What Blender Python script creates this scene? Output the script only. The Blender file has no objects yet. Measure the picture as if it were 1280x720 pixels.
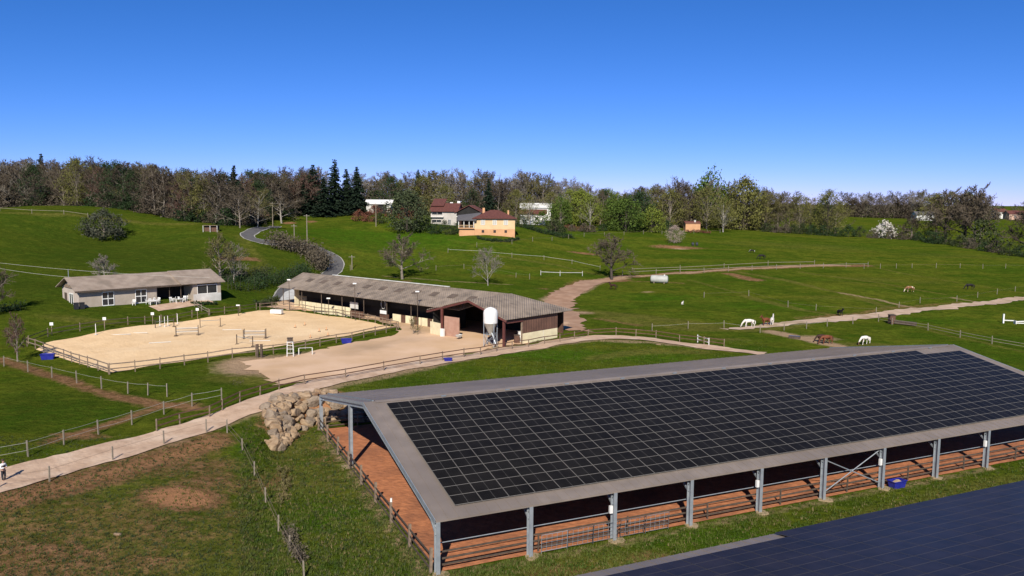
import bpy, math, random, bisect
import numpy as np
from mathutils import Vector, Matrix
from mathutils.geometry import delaunay_2d_cdt
R = math.radians
rng = random.Random(7)
S = bpy.context.scene
C = S.collection
# ---------------------------------------------------------------- camera, sky, sun
FP, PITCH, CAMH, ROLL = 1013.0, 0.1062, 24.0, 0.007
cd = bpy.data.cameras.new('camera'); cam = bpy.data.objects.new('camera', cd); C.objects.link(cam); S.camera = cam
cd.lens = 36.0 * FP / 1280.0; cd.sensor_width = 36.0; cd.clip_start = 0.5; cd.clip_end = 20000
cam.matrix_world = Matrix.Translation((0, 0, CAMH)) @ Matrix.Rotation(math.pi/2 - PITCH, 4, 'X') @ Matrix.Rotation(ROLL, 4, 'Z')
SUN_EL = R(36); SUN_AZ = R(184)          # azimuth of the sun, clockwise from +Y: behind the camera
W = bpy.data.worlds.new('World'); S.world = W; W.use_nodes = True
wn = W.node_tree.nodes; wl = W.node_tree.links
sky = wn.new('ShaderNodeTexSky'); sky.sky_type = 'NISHITA'; sky.sun_disc = False
sky.sun_elevation = SUN_EL; sky.sun_rotation = SUN_AZ; sky.altitude = 200
sky.air_density = 0.6; sky.dust_density = 0.0; sky.ozone_density = 8.0
tint = wn.new('ShaderNodeMix'); tint.data_type = 'RGBA'; tint.blend_type = 'MULTIPLY'; tint.inputs[0].default_value = 1.0
sep = wn.new('ShaderNodeSeparateColor'); comb = wn.new('ShaderNodeCombineColor'); pw = wn.new('ShaderNodeMath'); pw.operation = 'POWER'; pw.inputs[1].default_value = 1.5
wl.new(sky.outputs[0], sep.inputs[0]); wl.new(sep.outputs[0], pw.inputs[0]); wl.new(pw.outputs[0], comb.inputs[0]); wl.new(sep.outputs[1], comb.inputs[1]); wl.new(sep.outputs[2], comb.inputs[2])
wl.new(comb.outputs[0], tint.inputs[6]); tint.inputs[7].default_value = (.40, .77, 1.12, 1)
wl.new(tint.outputs[2], wn['Background'].inputs[0]); wn['Background'].inputs[1].default_value = 0.092
sl = bpy.data.lights.new('sun', 'SUN'); sl.energy = 5.0; sl.angle = R(0.5); sl.color = (1.0, 0.935, 0.82)
so = bpy.data.objects.new('sun', sl); C.objects.link(so)
sdir = Vector((math.sin(SUN_AZ)*math.cos(SUN_EL), math.cos(SUN_AZ)*math.cos(SUN_EL), math.sin(SUN_EL)))
so.rotation_euler = sdir.to_track_quat('Z', 'Y').to_euler(); so.location = (0, -20, 60)
S.view_settings.view_transform = 'Standard'; S.view_settings.look = 'None'
S.view_settings.exposure = 0.28; S.view_settings.gamma = 1.0; S.view_settings.use_curve_mapping = False
S.cycles.max_bounces = 5; S.cycles.diffuse_bounces = 2; S.cycles.glossy_bounces = 2

# ---------------------------------------------------------------- helpers
def ray(px, py):
    a, b = px - 640.0, py - 360.0
    cr, sr = math.cos(-ROLL), math.sin(-ROLL)
    a, b = a*cr - b*sr, a*sr + b*cr
    X, D, U = a/FP, 1.0, -b/FP
    c, s = math.cos(PITCH), math.sin(PITCH)
    d = Vector((X, D*c + U*s, -D*s + U*c))
    return d / d.y                      # per unit of depth y
def P(px, py, z):
    d = ray(px, py); t = (z - CAMH) / d.z
    return Vector((d.x*t, t, z))
def PD(px, dist):
    d = ray(px, 252); return (d.x*dist, dist)

def link(o, parent=None):
    C.objects.link(o)
    if parent is not None: o.parent = parent
    return o
def tag(o, label=None, cat=None, group=None, kind=None):
    if label: o['label'] = label
    if cat: o['category'] = cat
    if group: o['group'] = group
    if kind: o['kind'] = kind
    return o
def thing(name, label, cat, loc=(0, 0, 0), rz=0.0, group=None):
    o = bpy.data.objects.new(name, None); C.objects.link(o)
    o.location = loc; o.rotation_euler = (0, 0, rz); o.empty_display_size = 0.3
    return tag(o, label, cat, group)
KIDS = {}
def copy_tree(o, parent=None):
    c = o.copy(); link(c, parent); KIDS[c.name] = []
    for ch in list(KIDS.get(o.name, [])):
        KIDS[c.name].append(copy_tree(ch, c))
    return c
def reg(o):
    if o.parent is not None: KIDS.setdefault(o.parent.name, []).append(o)
    return o

class MB:
    def __init__(s): s.v = []; s.f = []; s.uv = []; s.m = []; s.mi = 0
    def face(s, pts, uv=None):
        n = len(s.v); s.v.extend([tuple(p) for p in pts]); s.f.append(tuple(range(n, n+len(pts))))
        s.uv.append(uv); s.m.append(s.mi)
    def mesh(s, vs, fs):
        n = len(s.v); s.v.extend([tuple(p) for p in vs])
        for f in fs: s.f.append(tuple(i+n for i in f)); s.uv.append(None); s.m.append(s.mi)
    def box(s, x0, x1, y0, y1, z0, z1):
        s.mesh([(x0,y0,z0),(x1,y0,z0),(x1,y1,z0),(x0,y1,z0),(x0,y0,z1),(x1,y0,z1),(x1,y1,z1),(x0,y1,z1)],
               [(0,3,2,1),(4,5,6,7),(0,1,5,4),(1,2,6,5),(2,3,7,6),(3,0,4,7)])
    def beam(s, a, b, w, h, up=(0, 0, 1)):
        a = Vector(a); b = Vector(b); d = (b-a)
        if d.length < 1e-6: return
        d.normalize(); up = Vector(up); sx = d.cross(up)
        if sx.length < 1e-4: sx = d.cross(Vector((1, 0, 0)))
        sx.normalize(); uz = sx.cross(d).normalized()
        q = [(-1,-1),(1,-1),(1,1),(-1,1)]
        vs = [a + sx*(i*w/2) + uz*(j*h/2) for i, j in q] + [b + sx*(i*w/2) + uz*(j*h/2) for i, j in q]
        s.mesh(vs, [(3,2,1,0),(4,5,6,7),(0,1,5,4),(1,2,6,5),(2,3,7,6),(3,0,4,7)])
    def tube(s, pts, rad, n=6, cap=True):
        pts = [Vector(p) for p in pts]
        if not hasattr(rad, '__len__'): rad = [rad]*len(pts)
        vs = []
        for i, p in enumerate(pts):
            d = (pts[min(i+1, len(pts)-1)] - pts[max(i-1, 0)])
            if d.length < 1e-9: d = Vector((0, 0, 1))
            d.normalize()
            sx = d.cross(Vector((0.13, 0.31, 0.94)) if abs(d.z) < .9 else Vector((1, 0, 0))).normalized(); sy = d.cross(sx)
            for k in range(n):
                t = 2*math.pi*k/n
                vs.append(p + (sx*math.cos(t) + sy*math.sin(t))*rad[i])
        fs = []
        for i in range(len(pts)-1):
            for k in range(n):
                a = i*n + k; b = i*n + (k+1) % n
                fs.append((a, b, b+n, a+n))
        if cap: fs.append(tuple(range(n))[::-1]); fs.append(tuple(range((len(pts)-1)*n, len(pts)*n)))
        s.mesh(vs, fs)
    def slab(s, quad, th):
        """a quad given by 4 points, thickened downward along its normal"""
        q = [Vector(p) for p in quad]; n = (q[1]-q[0]).cross(q[3]-q[0]).normalized()
        if n.z < 0: n = -n; q = q[::-1]
        lo = [p - n*th for p in q]
        s.mesh(q+lo, [(0,1,2,3),(7,6,5,4)] + [((i+1)%4, i, i+4, (i+1)%4+4) for i in range(4)])
    def build(s, name, mats, parent=None, smooth=False):
        me = bpy.data.meshes.new(name); me.from_pydata(s.v, [], s.f)
        if any(u is not None for u in s.uv):
            L = me.uv_layers.new(name='UVMap').data; k = 0
            for f, u in zip(s.f, s.uv):
                for j in range(len(f)):
                    L[k].uv = u[j] if u is not None else (0, 0); k += 1
        if not isinstance(mats, (list, tuple)): mats = [mats]
        for m in mats: me.materials.append(m)
        if len(mats) > 1: me.polygons.foreach_set('material_index', s.m)
        if smooth: me.polygons.foreach_set('use_smooth', [True]*len(s.f))
        me.update()
        o = bpy.data.objects.new(name, me); link(o, parent); reg(o)
        return o

# ---------------------------------------------------------------- materials
def mat(name, col, rough=0.8, col2=None, scale=4.0, bump=0.0, metal=0.0, spec=None, bscale=None, coord='Object', detail=5.0, lo=0.35, hi=0.65, col3=None, s3=0.4):
    m = bpy.data.materials.new(name); m.use_nodes = True
    n = m.node_tree.nodes; l = m.node_tree.links; b = n['Principled BSDF']
    b.inputs['Roughness'].default_value = rough; b.inputs['Metallic'].default_value = metal
    if spec is not None: b.inputs['Specular IOR Level'].default_value = spec
    b.inputs['Base Color'].default_value = (*col, 1)
    tc = n.new('ShaderNodeTexCoord')
    if col2 is not None:
        nz = n.new('ShaderNodeTexNoise'); nz.inputs['Scale'].default_value = scale; nz.inputs['Detail'].default_value = detail
        l.new(tc.outputs[coord], nz.inputs['Vector'])
        rp = n.new('ShaderNodeValToRGB'); rp.color_ramp.elements[0].position = lo; rp.color_ramp.elements[1].position = hi
        rp.color_ramp.elements[0].color = (*col, 1); rp.color_ramp.elements[1].color = (*col2, 1)
        l.new(nz.outputs[0], rp.inputs[0]); out = rp.outputs[0]
        if col3 is not None:
            nz3 = n.new('ShaderNodeTexNoise'); nz3.inputs['Scale'].default_value = s3; nz3.inputs['Detail'].default_value = 6
            l.new(tc.outputs[coord], nz3.inputs['Vector'])
            r3 = n.new('ShaderNodeValToRGB'); r3.color_ramp.elements[0].position = .5; r3.color_ramp.elements[1].position = .7
            l.new(nz3.outputs[0], r3.inputs[0])
            mx = n.new('ShaderNodeMix'); mx.data_type = 'RGBA'; l.new(r3.outputs[0], mx.inputs[0]); l.new(out, mx.inputs[6]); mx.inputs[7].default_value = (*col3, 1)
            out = mx.outputs[2]
        l.new(out, b.inputs['Base Color'])
    if bump:
        nb = n.new('ShaderNodeTexNoise'); nb.inputs['Scale'].default_value = bscale or scale*3; nb.inputs['Detail'].default_value = 6
        l.new(tc.outputs[coord], nb.inputs['Vector'])
        bp = n.new('ShaderNodeBump'); bp.inputs['Distance'].default_value = bump; bp.inputs['Strength'].default_value = 1.0
        l.new(nb.outputs[0], bp.inputs['Height']); l.new(bp.outputs[0], b.inputs['Normal'])
    return m
def add_wave(m, axis='X', scale=3.0, dist=0.03, coord='Object', prof='SIN'):
    """corrugation as bump"""
    n = m.node_tree.nodes; l = m.node_tree.links; b = n['Principled BSDF']
    tc = n.new('ShaderNodeTexCoord'); w = n.new('ShaderNodeTexWave'); w.bands_direction = axis; w.wave_profile = prof
    w.inputs['Scale'].default_value = scale; l.new(tc.outputs[coord], w.inputs['Vector'])
    bp = n.new('ShaderNodeBump'); bp.inputs['Distance'].default_value = dist; l.new(w.outputs[0], bp.inputs['Height'])
    if b.inputs['Normal'].is_linked: l.new(b.inputs['Normal'].links[0].from_socket, bp.inputs['Normal'])
    l.new(bp.outputs[0], b.inputs['Normal'])
    return m
def foliage(name, c1, c2, scale=0.8, rough=0.7, trans=0.0):
    m = mat(name, c1, rough, c2, scale, 0.0, coord='Object', lo=.38, hi=.62)
    n = m.node_tree.nodes; l = m.node_tree.links
    m.node_tree.nodes['Principled BSDF'].inputs['Specular IOR Level'].default_value = 0.15
    return m
M = {}
M['steel'] = mat('galvanised_steel', (.30,.33,.36), .45, (.38,.41,.44), 2.0, metal=.4)
M['steel_dark'] = mat('grey_painted_steel', (.16,.18,.20), .5, (.20,.22,.24), 2.0)
M['roof'] = mat('barn_roof_sheet', (.205,.168,.140), .5, (.25,.205,.172), .8, col3=(.18,.148,.125), s3=.12)
M['fib'] = mat('fibre_cement_roof', (.34,.265,.20), .9, (.165,.13,.10), .8, .02, col3=(.38,.30,.23), s3=.16, lo=.3, hi=.7)
add_wave(M['fib'], 'X', .9, .12)
M['fib_house'] = mat('house_roof_sheet', (.28,.215,.165), .9, (.38,.30,.235), .7, .02, col3=(.20,.16,.12), s3=.3)
add_wave(M['fib_house'], 'X', 1.5, .05)
M['red_sand'] = mat('red_riding_sand', (.33,.12,.050), .95, (.46,.175,.075), 1.6, .12, bscale=2.4, col3=(.25,.095,.045), s3=.22)
M['cream'] = mat('cream_render', (.78,.69,.45), .85, (.66,.57,.37), 1.2)
M['brown_wood'] = mat('brown_wood', (.085,.04,.025), .8, (.13,.065,.04), 3.0)
M['red_wood'] = add_wave(mat('reddish_cladding', (.15,.075,.05), .85, (.105,.052,.035), .8), 'X', 1.2, .05)
M['red_steel'] = mat('red_oxide_steel', (.10,.030,.025), .6, (.13,.042,.033), 2.0)
M['wood'] = mat('weathered_wood', (.17,.12,.085), .85, (.27,.20,.14), 3.0)
M['wood_dark'] = mat('dark_timber', (.06,.042,.03), .85, (.10,.07,.05), 3.0)
M['wood_pale'] = mat('pale_post_wood', (.20,.165,.12), .85, (.27,.23,.175), 3.0)
M['rope'] = mat('white_fence_tape', (.50,.48,.42), .7, (.40,.38,.33), 2.0)
M['white'] = mat('white_paint', (.78,.77,.74), .6, (.70,.69,.66), 1.5)
M['white_dirty'] = mat('weathered_white', (.62,.61,.57), .7, (.48,.46,.42), .8)
M['dark'] = mat('dark_interior', (.012,.011,.010), .95, (.02,.018,.016), 1.0)  # near-black stands in for shade inside openings; also the dark emblem board
M['glass'] = mat('window_glass', (.015,.018,.022), .12, (.03,.035,.04), .6)
M['block'] = mat('grey_block_wall', (.36,.30,.24), .9, (.42,.355,.29), .9)
M['blue'] = mat('blue_plastic', (.012,.016,.20), .45, (.02,.026,.27), 3.0)
M['orange_wall'] = mat('ochre_render', (.70,.48,.27), .9, (.62,.42,.23), .6)
M['orange_base'] = mat('orange_render', (.60,.33,.17), .9, (.52,.28,.14), .6)
M['tile'] = mat('red_tile_roof', (.115,.036,.028), .85, (.17,.058,.042), 2.0); add_wave(M['tile'], 'X', 2.5, .05)
M['skylight'] = mat('dirty_skylight', (.10,.075,.055), .7, (.15,.11,.08), 1.0)
M['tile_dark'] = mat('grey_slate', (.09,.085,.09), .8, (.12,.11,.11), 2.0)
M['rock'] = mat('limestone_boulder', (.27,.175,.10), .9, (.38,.28,.18), 1.1, .12, bscale=3.0, col3=(.20,.11,.055), s3=.8)
M['rock2'] = mat('grey_boulder', (.20,.15,.105), .9, (.32,.25,.185), 1.4, .12, bscale=3.0, col3=(.13,.085,.05), s3=1.0)
M['concrete'] = mat('sandy_concrete', (.34,.25,.15), .95, (.28,.21,.12), 2.0, .02)
M['black'] = mat('black_plastic', (.015,.015,.017), .5, (.025,.025,.028), 3.0)
M['bark'] = mat('grey_bark', (.16,.13,.10), .95, (.26,.22,.18), 3.0)
M['bark_pale'] = mat('pale_bark', (.24,.215,.18), .9, (.34,.31,.27), 2.0)
M['bark_dark'] = mat('dark_bark', (.045,.036,.028), .95, (.075,.06,.048), 3.0)
def twig(name, a, b): return foliage(name, a, b, .35)
TW = [twig('twigs_grey_brown', (.088,.070,.048), (.125,.098,.068)), twig('twigs_reddish', (.105,.060,.046), (.13,.078,.058)),
      twig('twigs_olive', (.095,.088,.032), (.14,.125,.045)), twig('twigs_pale_grey', (.155,.135,.105), (.20,.175,.14)),
      twig('twigs_dark_brown', (.055,.043,.030), (.085,.066,.046))]
FG = {'dark': foliage('leaves_dark_green', (.018,.036,.013), (.034,.058,.020)),
      'mid': foliage('leaves_mid_green', (.05,.085,.014), (.085,.125,.020)),
      'fresh': foliage('leaves_fresh_green', (.12,.155,.022), (.17,.195,.030)),
      'olive': foliage('leaves_olive', (.105,.105,.028), (.15,.145,.038)),
      'conifer': foliage('needles_dark', (.010,.020,.012), (.020,.034,.017)),
      'hedge': foliage('hedge_leaves', (.030,.044,.016), (.055,.066,.025)),
      'brownhedge': foliage('brown_hedge_twigs', (.080,.064,.044), (.12,.10,.070)),
      'redhedge': foliage('red_hedge_leaves', (.13,.045,.03), (.17,.075,.045)),
      'blossom': foliage('white_blossom', (.62,.58,.54), (.48,.44,.38)),
      'pink': foliage('pale_pink_blossom', (.42,.33,.28), (.33,.25,.21)),
      'grass': foliage('grass_blades', (.038,.068,.007), (.085,.10,.018), .5),
      'drygrass': foliage('dry_grass_blades', (.17,.135,.06), (.11,.10,.035), .3)}

# ---------------------------------------------------------------- barn frame (two covered arenas share the axes)
TH = 0.43
BO = Vector((-4.70, 50.1, 0)); U = Vector((math.cos(TH), math.sin(TH), 0)); V = Vector((-math.sin(TH), math.cos(TH), 0)); Z = Vector((0, 0, 1))
BW, EH, RH, BAY = 36.7, 3.68, 7.12, 6.63
def B(u, w, z=0.0): return BO + U*u + V*w + Z*z
SL = (RH-EH)/(BW/2)
def ridge_u(px):
    lo, hi = 0, 200
    for _ in range(60):
        m = (lo+hi)/2; p = B(m, BW/2, RH); d = ray(px, 300)
        c, s = math.cos(PITCH), math.sin(PITCH)
        x = 640 + FP*p.x/(p.y*c-(p.z-CAMH)*s)
        if x < px: lo = m
        else: hi = m
    return lo
BL = ridge_u(1191); NB = round(BL/BAY); print('barn length', BL, NB)

# ---------------------------------------------------------------- terrain
ctl = []
def k(px, py, z): p = P(px, py, z); ctl.append((p.x, p.y, z))
def kd(px, d, z): x, y = PD(px, d); ctl.append((x, y, z))
for a in [(0,720,.8),(200,720,.3),(370,720,0),(230,620,1.0),(0,600,2.0),(100,570,2.0),(300,510,2.4),(335,590,.5),(290,540,1.8),(0,480,2.8),(150,500,2.7),
          (137,468,3),(30,432,3),(365,387,3),(495,410,3),(300,430,3),(230,405,3),(200,455,3),(450,450,2.8),(600,430,3),(700,415,3),(370,495,2.5),(430,480,2.6),(600,355,5),
          (720,380,3.3),(755,350,4.6),(830,355,4.6),(1080,333,6),(960,320,8),(800,285,14),(850,300,11.2),(1010,288,12.0),(1280,300,9),(1137,362,4),(1280,340,5),(1280,372,3),
          (1031,430,2),(940,408,2.5),(1280,440,1.4),(900,440,2.2),(700,440,2.5),(560,470,2.5),(100,392,5),(275,375,5),(150,412,3.5),(60,420,3.5),(150,330,9.8),(130,297,14),
          (0,262,20.3),(100,272,19.0),(0,330,10.5),(0,400,4.8),(260,285,16.3),(300,295,14.5),(350,370,4),(420,335,6.8),(310,300,13.6),(330,283,15.8),(415,273,17.8),(450,310,10.8),
          (615,295,13.5),(565,276,16.8),(515,350,5.2),(610,355,4.8),(520,330,7.3),(660,320,8.7),(700,285,14.6),(1140,290,11.2),(730,315,8.9),(640,415,3.0),(500,300,12.2),(470,272,18.2)]: k(*a)
for a in [(0,480,23.5),(300,450,21.5),(640,420,18),(900,420,13.8),(1280,450,9.5),(1095,480,14),(1280,700,15.5),(1040,620,15),(640,800,18),(0,800,22),(640,2500,16),(0,2500,18),(1280,2500,18),(-600,500,20),(1900,500,8),(1900,1500,15),(-600,1500,20)]: kd(*a)
ctl += [(-80,30,1.5),(0,0,0),(80,20,0),(-150,60,3.5),(-200,150,8),(150,60,0),(250,150,2),(0,-100,0),(-250,-50,3),(250,-50,0),(-150,100,4.2),(150,100,.6),(30,62,0),(62,80,0.2)]
ctl = np.array(ctl)
sc_ = 100.0
def tpsphi(r2): return np.where(r2 > 0, r2*np.log(np.maximum(r2, 1e-12))*.5, 0.0)
X0 = ctl[:, :2]/sc_; n_ = len(X0)
K_ = tpsphi(((X0[:, None]-X0[None])**2).sum(-1)) + np.eye(n_)*2e-3
Pm = np.hstack([np.ones((n_, 1)), X0]); A_ = np.zeros((n_+3, n_+3)); A_[:n_, :n_] = K_; A_[:n_, n_:] = Pm; A_[n_:, :n_] = Pm.T
sol = np.linalg.solve(A_, np.concatenate([ctl[:, 2], np.zeros(3)]))
def axis(lo, hi, step, lim_lo, lim_hi, g=1.09):
    a = list(np.arange(lo, hi+1e-6, step)); s = step
    while a[-1] < lim_hi: s = min(s*g, 400); a.append(a[-1]+s)
    s = step
    while a[0] > lim_lo: s = min(s*g, 400); a.insert(0, a[0]-s)
    return np.array(a)
gx = axis(-100, 110, 1.0, -5000, 5000, 1.04); gy = axis(36, 250, 1.0, -150, 9000, 1.03)
GX, GY = np.meshgrid(gx, gy)
Q = np.stack([GX.ravel(), GY.ravel()], 1)/sc_
zz = np.empty(len(Q))
for i in range(0, len(Q), 20000):
    q = Q[i:i+20000]; zz[i:i+20000] = tpsphi(((q[:, None]-X0[None])**2).sum(-1)) @ sol[:n_] + sol[n_] + q @ sol[n_+1:]
far = np.clip((np.hypot(Q[:, 0], Q[:, 1])*sc_-1500)/1500, 0, 1)
zz = zz*(1-far) + 15*far
wx, wy = Q[:, 0]*sc_, Q[:, 1]*sc_
# barn platform cut into the slope
wall_base = [P(352,562,0), P(366,548,0), P(390,531,0), P(414,527,0)]
wall_top = [P(329,512,2.3), P(348,498,2.4), P(374,493.5,2.45), P(402,488.5,2.5)]
for uu in (4, 10, 16, 22, 30, 40, 60, BL-4, BL+5):
    wall_base.append(B(uu, BW+1.3, 0)); wall_top.append(B(uu, BW+3.4, 2.5))
poly = [p.xy for p in wall_base] + [B(BL+9, BW-6).xy, B(BL+12, -26).xy, Vector((40, 14)), Vector((-12, 30)), P(335,720,0).xy, P(348,630,0).xy]
def poly_sd(px, py, poly):
    """signed distance, negative inside (numpy)"""
    d = np.full(px.shape, 1e9); inside = np.zeros(px.shape, bool)
    for i in range(len(poly)):
        a = poly[i]; b = poly[(i+1) % len(poly)]
        ex, ey = b[0]-a[0], b[1]-a[1]; L2 = ex*ex+ey*ey + 1e-12
        t = np.clip(((px-a[0])*ex+(py-a[1])*ey)/L2, 0, 1)
        d = np.minimum(d, np.hypot(px-a[0]-t*ex, py-a[1]-t*ey))
        c = ((a[1] > py) != (b[1] > py)) & (px < ex*(py-a[1])/(ey if abs(ey) > 1e-12 else 1e-12)+a[0])
        inside ^= c
    return np.where(inside, -d, d)
sd = poly_sd(wx, wy, poly)
t_ = np.clip((sd-.2)/2.4, 0, 1); t_ = t_*t_*(3-2*t_)
zz = zz*t_ + 0.0*(1-t_)
# small natural unevenness
def vnoise(x, y, s, seed):
    r = np.random.RandomState(seed); g = r.rand(64, 64)
    fx = (x/s) % 64; fy = (y/s) % 64; ix = fx.astype(int); iy = fy.astype(int); tx = fx-ix; ty = fy-iy
    tx = tx*tx*(3-2*tx); ty = ty*ty*(3-2*ty); i1 = (ix+1) % 64; j1 = (iy+1) % 64; ix %= 64; iy %= 64
    return (g[iy, ix]*(1-tx)+g[iy, i1]*tx)*(1-ty)+(g[j1, ix]*(1-tx)+g[j1, i1]*tx)*ty
barnrect = [B(-1.5,-1.5).xy, B(BL+1.5,-1.5).xy, B(BL+1.5,BW+.8).xy, B(-1.5,BW+.8).xy]
flat = np.clip(poly_sd(wx, wy, barnrect)/3.0, 0, 1)
zz += ((vnoise(wx, wy, 7, 1)-.5)*.35 + (vnoise(wx, wy, 2.6, 2)-.5)*.16)*flat
zz += (vnoise(wx, wy, 26, 3)-.5)*.7*np.clip((wy-150)/60, 0, 1)
ZG = zz.reshape(GX.shape)
gxl, gyl = list(gx), list(gy)
def H(x, y):
    i = min(max(bisect.bisect_right(gxl, x)-1, 0), len(gxl)-2); j = min(max(bisect.bisect_right(gyl, y)-1, 0), len(gyl)-2)
    tx = (x-gxl[i])/(gxl[i+1]-gxl[i]); ty = (y-gyl[j])/(gyl[j+1]-gyl[j])
    a, b, c, d = ZG[j, i], ZG[j, i+1], ZG[j+1, i+1], ZG[j+1, i]      # same diagonal as the mesh triangles
    if tx >= ty: return float(a + (b-a)*tx + (c-b)*ty)
    return float(a + (c-d)*tx + (d-a)*ty)
def at(px, py, off=0.0):
    d = ray(px, py); t = 20.0; last = t
    while t < 6000:
        if CAMH + d.z*t < H(d.x*t, t): break
        last = t; t *= 1.012
    lo, hi = last, t
    for _ in range(22):
        m = (lo+hi)/2
        if CAMH + d.z*m < H(d.x*m, m): hi = m
        else: lo = m
    return Vector((d.x*hi, hi, H(d.x*hi, hi)+off))
def atd(px, dist): x, y = PD(px, dist); return Vector((x, y, H(x, y)))
def G(v, off=0.0): return Vector((v[0], v[1], H(v[0], v[1])+off))

# ground paint: bare earth, dry and lush areas with shapes of their own
D_, Y_, L_, O_, R_ = (np.zeros(len(wx)) for _ in range(5))   # dirt, dry, lush, sand-coloured earth
def blob(arr, px, py, rx, ry, s=1.0, rot=0.0):
    c = at(px, py); dx, dy = wx-c.x, wy-c.y; ca, sa = math.cos(rot), math.sin(rot)
    q = ((dx*ca+dy*sa)/rx)**2 + ((-dx*sa+dy*ca)/ry)**2
    np.maximum(arr, s*np.exp(-q*1.1), out=arr)
def stroke(arr, pts, w, s=1.0):
    ps = [at(*p) for p in pts]; d = np.full(len(wx), 1e9)
    for a, b in zip(ps[:-1], ps[1:]):
        ex, ey = b.x-a.x, b.y-a.y; L2 = ex*ex+ey*ey+1e-9
        t = np.clip(((wx-a.x)*ex+(wy-a.y)*ey)/L2, 0, 1); d = np.minimum(d, np.hypot(wx-a.x-t*ex, wy-a.y-t*ey))
    np.maximum(arr, s*np.exp(-(d/w)**2), out=arr)
# lower left paddock: worn along the fence, bare hollow in the middle
stroke(D_, [(-40,640),(60,612),(130,594),(200,574),(262,553)], 2.8, .90); blob(D_, 110,640, 10,5, .5); blob(D_, 265,600, 4,3, .6); blob(D_, 60,665, 7,3, .55)
blob(D_, 225,622, 3.4,2.4, 1.5); blob(D_, 205,590, 4,3, .50); blob(D_, 60,690, 9,3.5, .62); blob(D_, 180,700, 4,2, .6); blob(D_, 305,607, 2.5,3, .6); blob(D_, 120,640, 8,4,.5); blob(D_, 0,660, 6,4,.45)
blob(D_, 245,580, 7,4, .6); blob(D_, 150,655, 16,9, .42); blob(D_, 20,720, 12,6, .6); blob(Y_, 230,690, 14,8, .6); blob(D_, 300,640, 4,6, .38); blob(D_, 410,575, 3,3, .5); blob(Y_, 450,620, 4,5, .45); blob(D_, 345,545, 2,2, .5); blob(Y_, 280,650, 8,8, .5); blob(Y_, 100,660, 14,8, .5); blob(Y_, 160,610, 16,8, .55); blob(Y_, 330,690, 4,4, .5)
stroke(L_, [(-20,603),(60,588),(140,566),(205,549),(255,531),(330,505)], 1.5, .9)
stroke(L_, [(300,560),(330,640),(350,720)], 1.6, .7); stroke(L_, [(310,545),(380,600),(400,640)], 2.0, .5)
# upper left paddock
stroke(D_, [(0,449),(40,462),(80,474),(110,486),(150,497),(190,504),(245,511)], 1.25, .8); blob(D_, 100,545, 3.2,1.3, .9); stroke(D_, [(60,552),(140,530),(190,512)], 1.1, .7)
blob(D_, 210,507, 4,1.6, .9); blob(R_, 60,510, 18,10, .7); blob(L_, 60,515, 14,7, .5); blob(R_, 240,475, 14,7, .5); blob(L_, 260,470, 13,7, .5)
# beside the boulder wall and ditch
blob(Y_, 385,555, 3,4, 1.0); blob(Y_, 400,600, 4,5, .8); blob(Y_, 460,660, 3,4, .6); blob(Y_, 360,570, 2.5,4, .8); blob(D_, 345,600, 1.5,6,.55); blob(D_, 400,560, 2,2, .5); blob(Y_, 350,600, 2.5,5, .8); blob(L_, 430,650, 5,4, .7); blob(L_, 395,545, 1.6,2, .8); blob(D_, 365,640, 1.5,4,.35)
stroke(O_, [(402,545),(441,592),(500,680),(540,725)], .8, .6); stroke(O_, [(545,722),(662,700),(768,681),(863,660),(950,643),(1030,627),(1102,613),(1168,600),(1240,585)], .8, .5)
blob(D_, 700,715, 6,2, .5); blob(D_, 820,700, 3,2, .6); blob(Y_, 760,705, 5,2.5, .8); stroke(Y_, [(1040,660),(1120,640),(1200,615),(1280,600)], 2, .7); blob(L_, 900,675, 8,2.5, .8); blob(D_,1140,632,3,1.5,.5)
stroke(D_, [(345,535),(368,515),(392,505),(415,503)], 2.2, 1.0)
# yard and paths: dusty margins
stroke(O_, [(320,455),(380,450),(450,440),(520,432),(590,430)], 6, .9); stroke(O_, [(350,385),(330,395),(300,400)], 1.6, .5); blob(O_, 385,470, 7,3, .9); blob(O_, 330,462, 8,4, .85); blob(Y_, 330,472, 10,4, .8); blob(Y_, 310,455, 8,3, .6)
stroke(O_, [(-20,607),(60,590),(140,569),(205,553),(255,536),(330,509),(400,487),(500,466),(620,442),(740,425),(860,432),(945,441)], 1.9, .55)
stroke(O_, [(690,375),(720,365),(745,352),(775,347)], 3.2, .8); stroke(D_, [(700,372),(735,352),(770,350)], 4, .7)
stroke(Y_, [(705,388),(760,392),(850,402),(900,410)], 4, .75); blob(O_, 725,391, 4,3, .7); stroke(Y_, [(760,397),(860,411),(930,412),(1000,405)], 3, .8); stroke(D_, [(740,398),(800,407)], 1.5, .5)
blob(O_, 810,365, 3,1.0, .6); stroke(D_, [(795,352),(850,354)], 2.2, .5); blob(L_, 830,372, 20,8, .55); blob(L_, 960,382, 22,8, .5)
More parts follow.
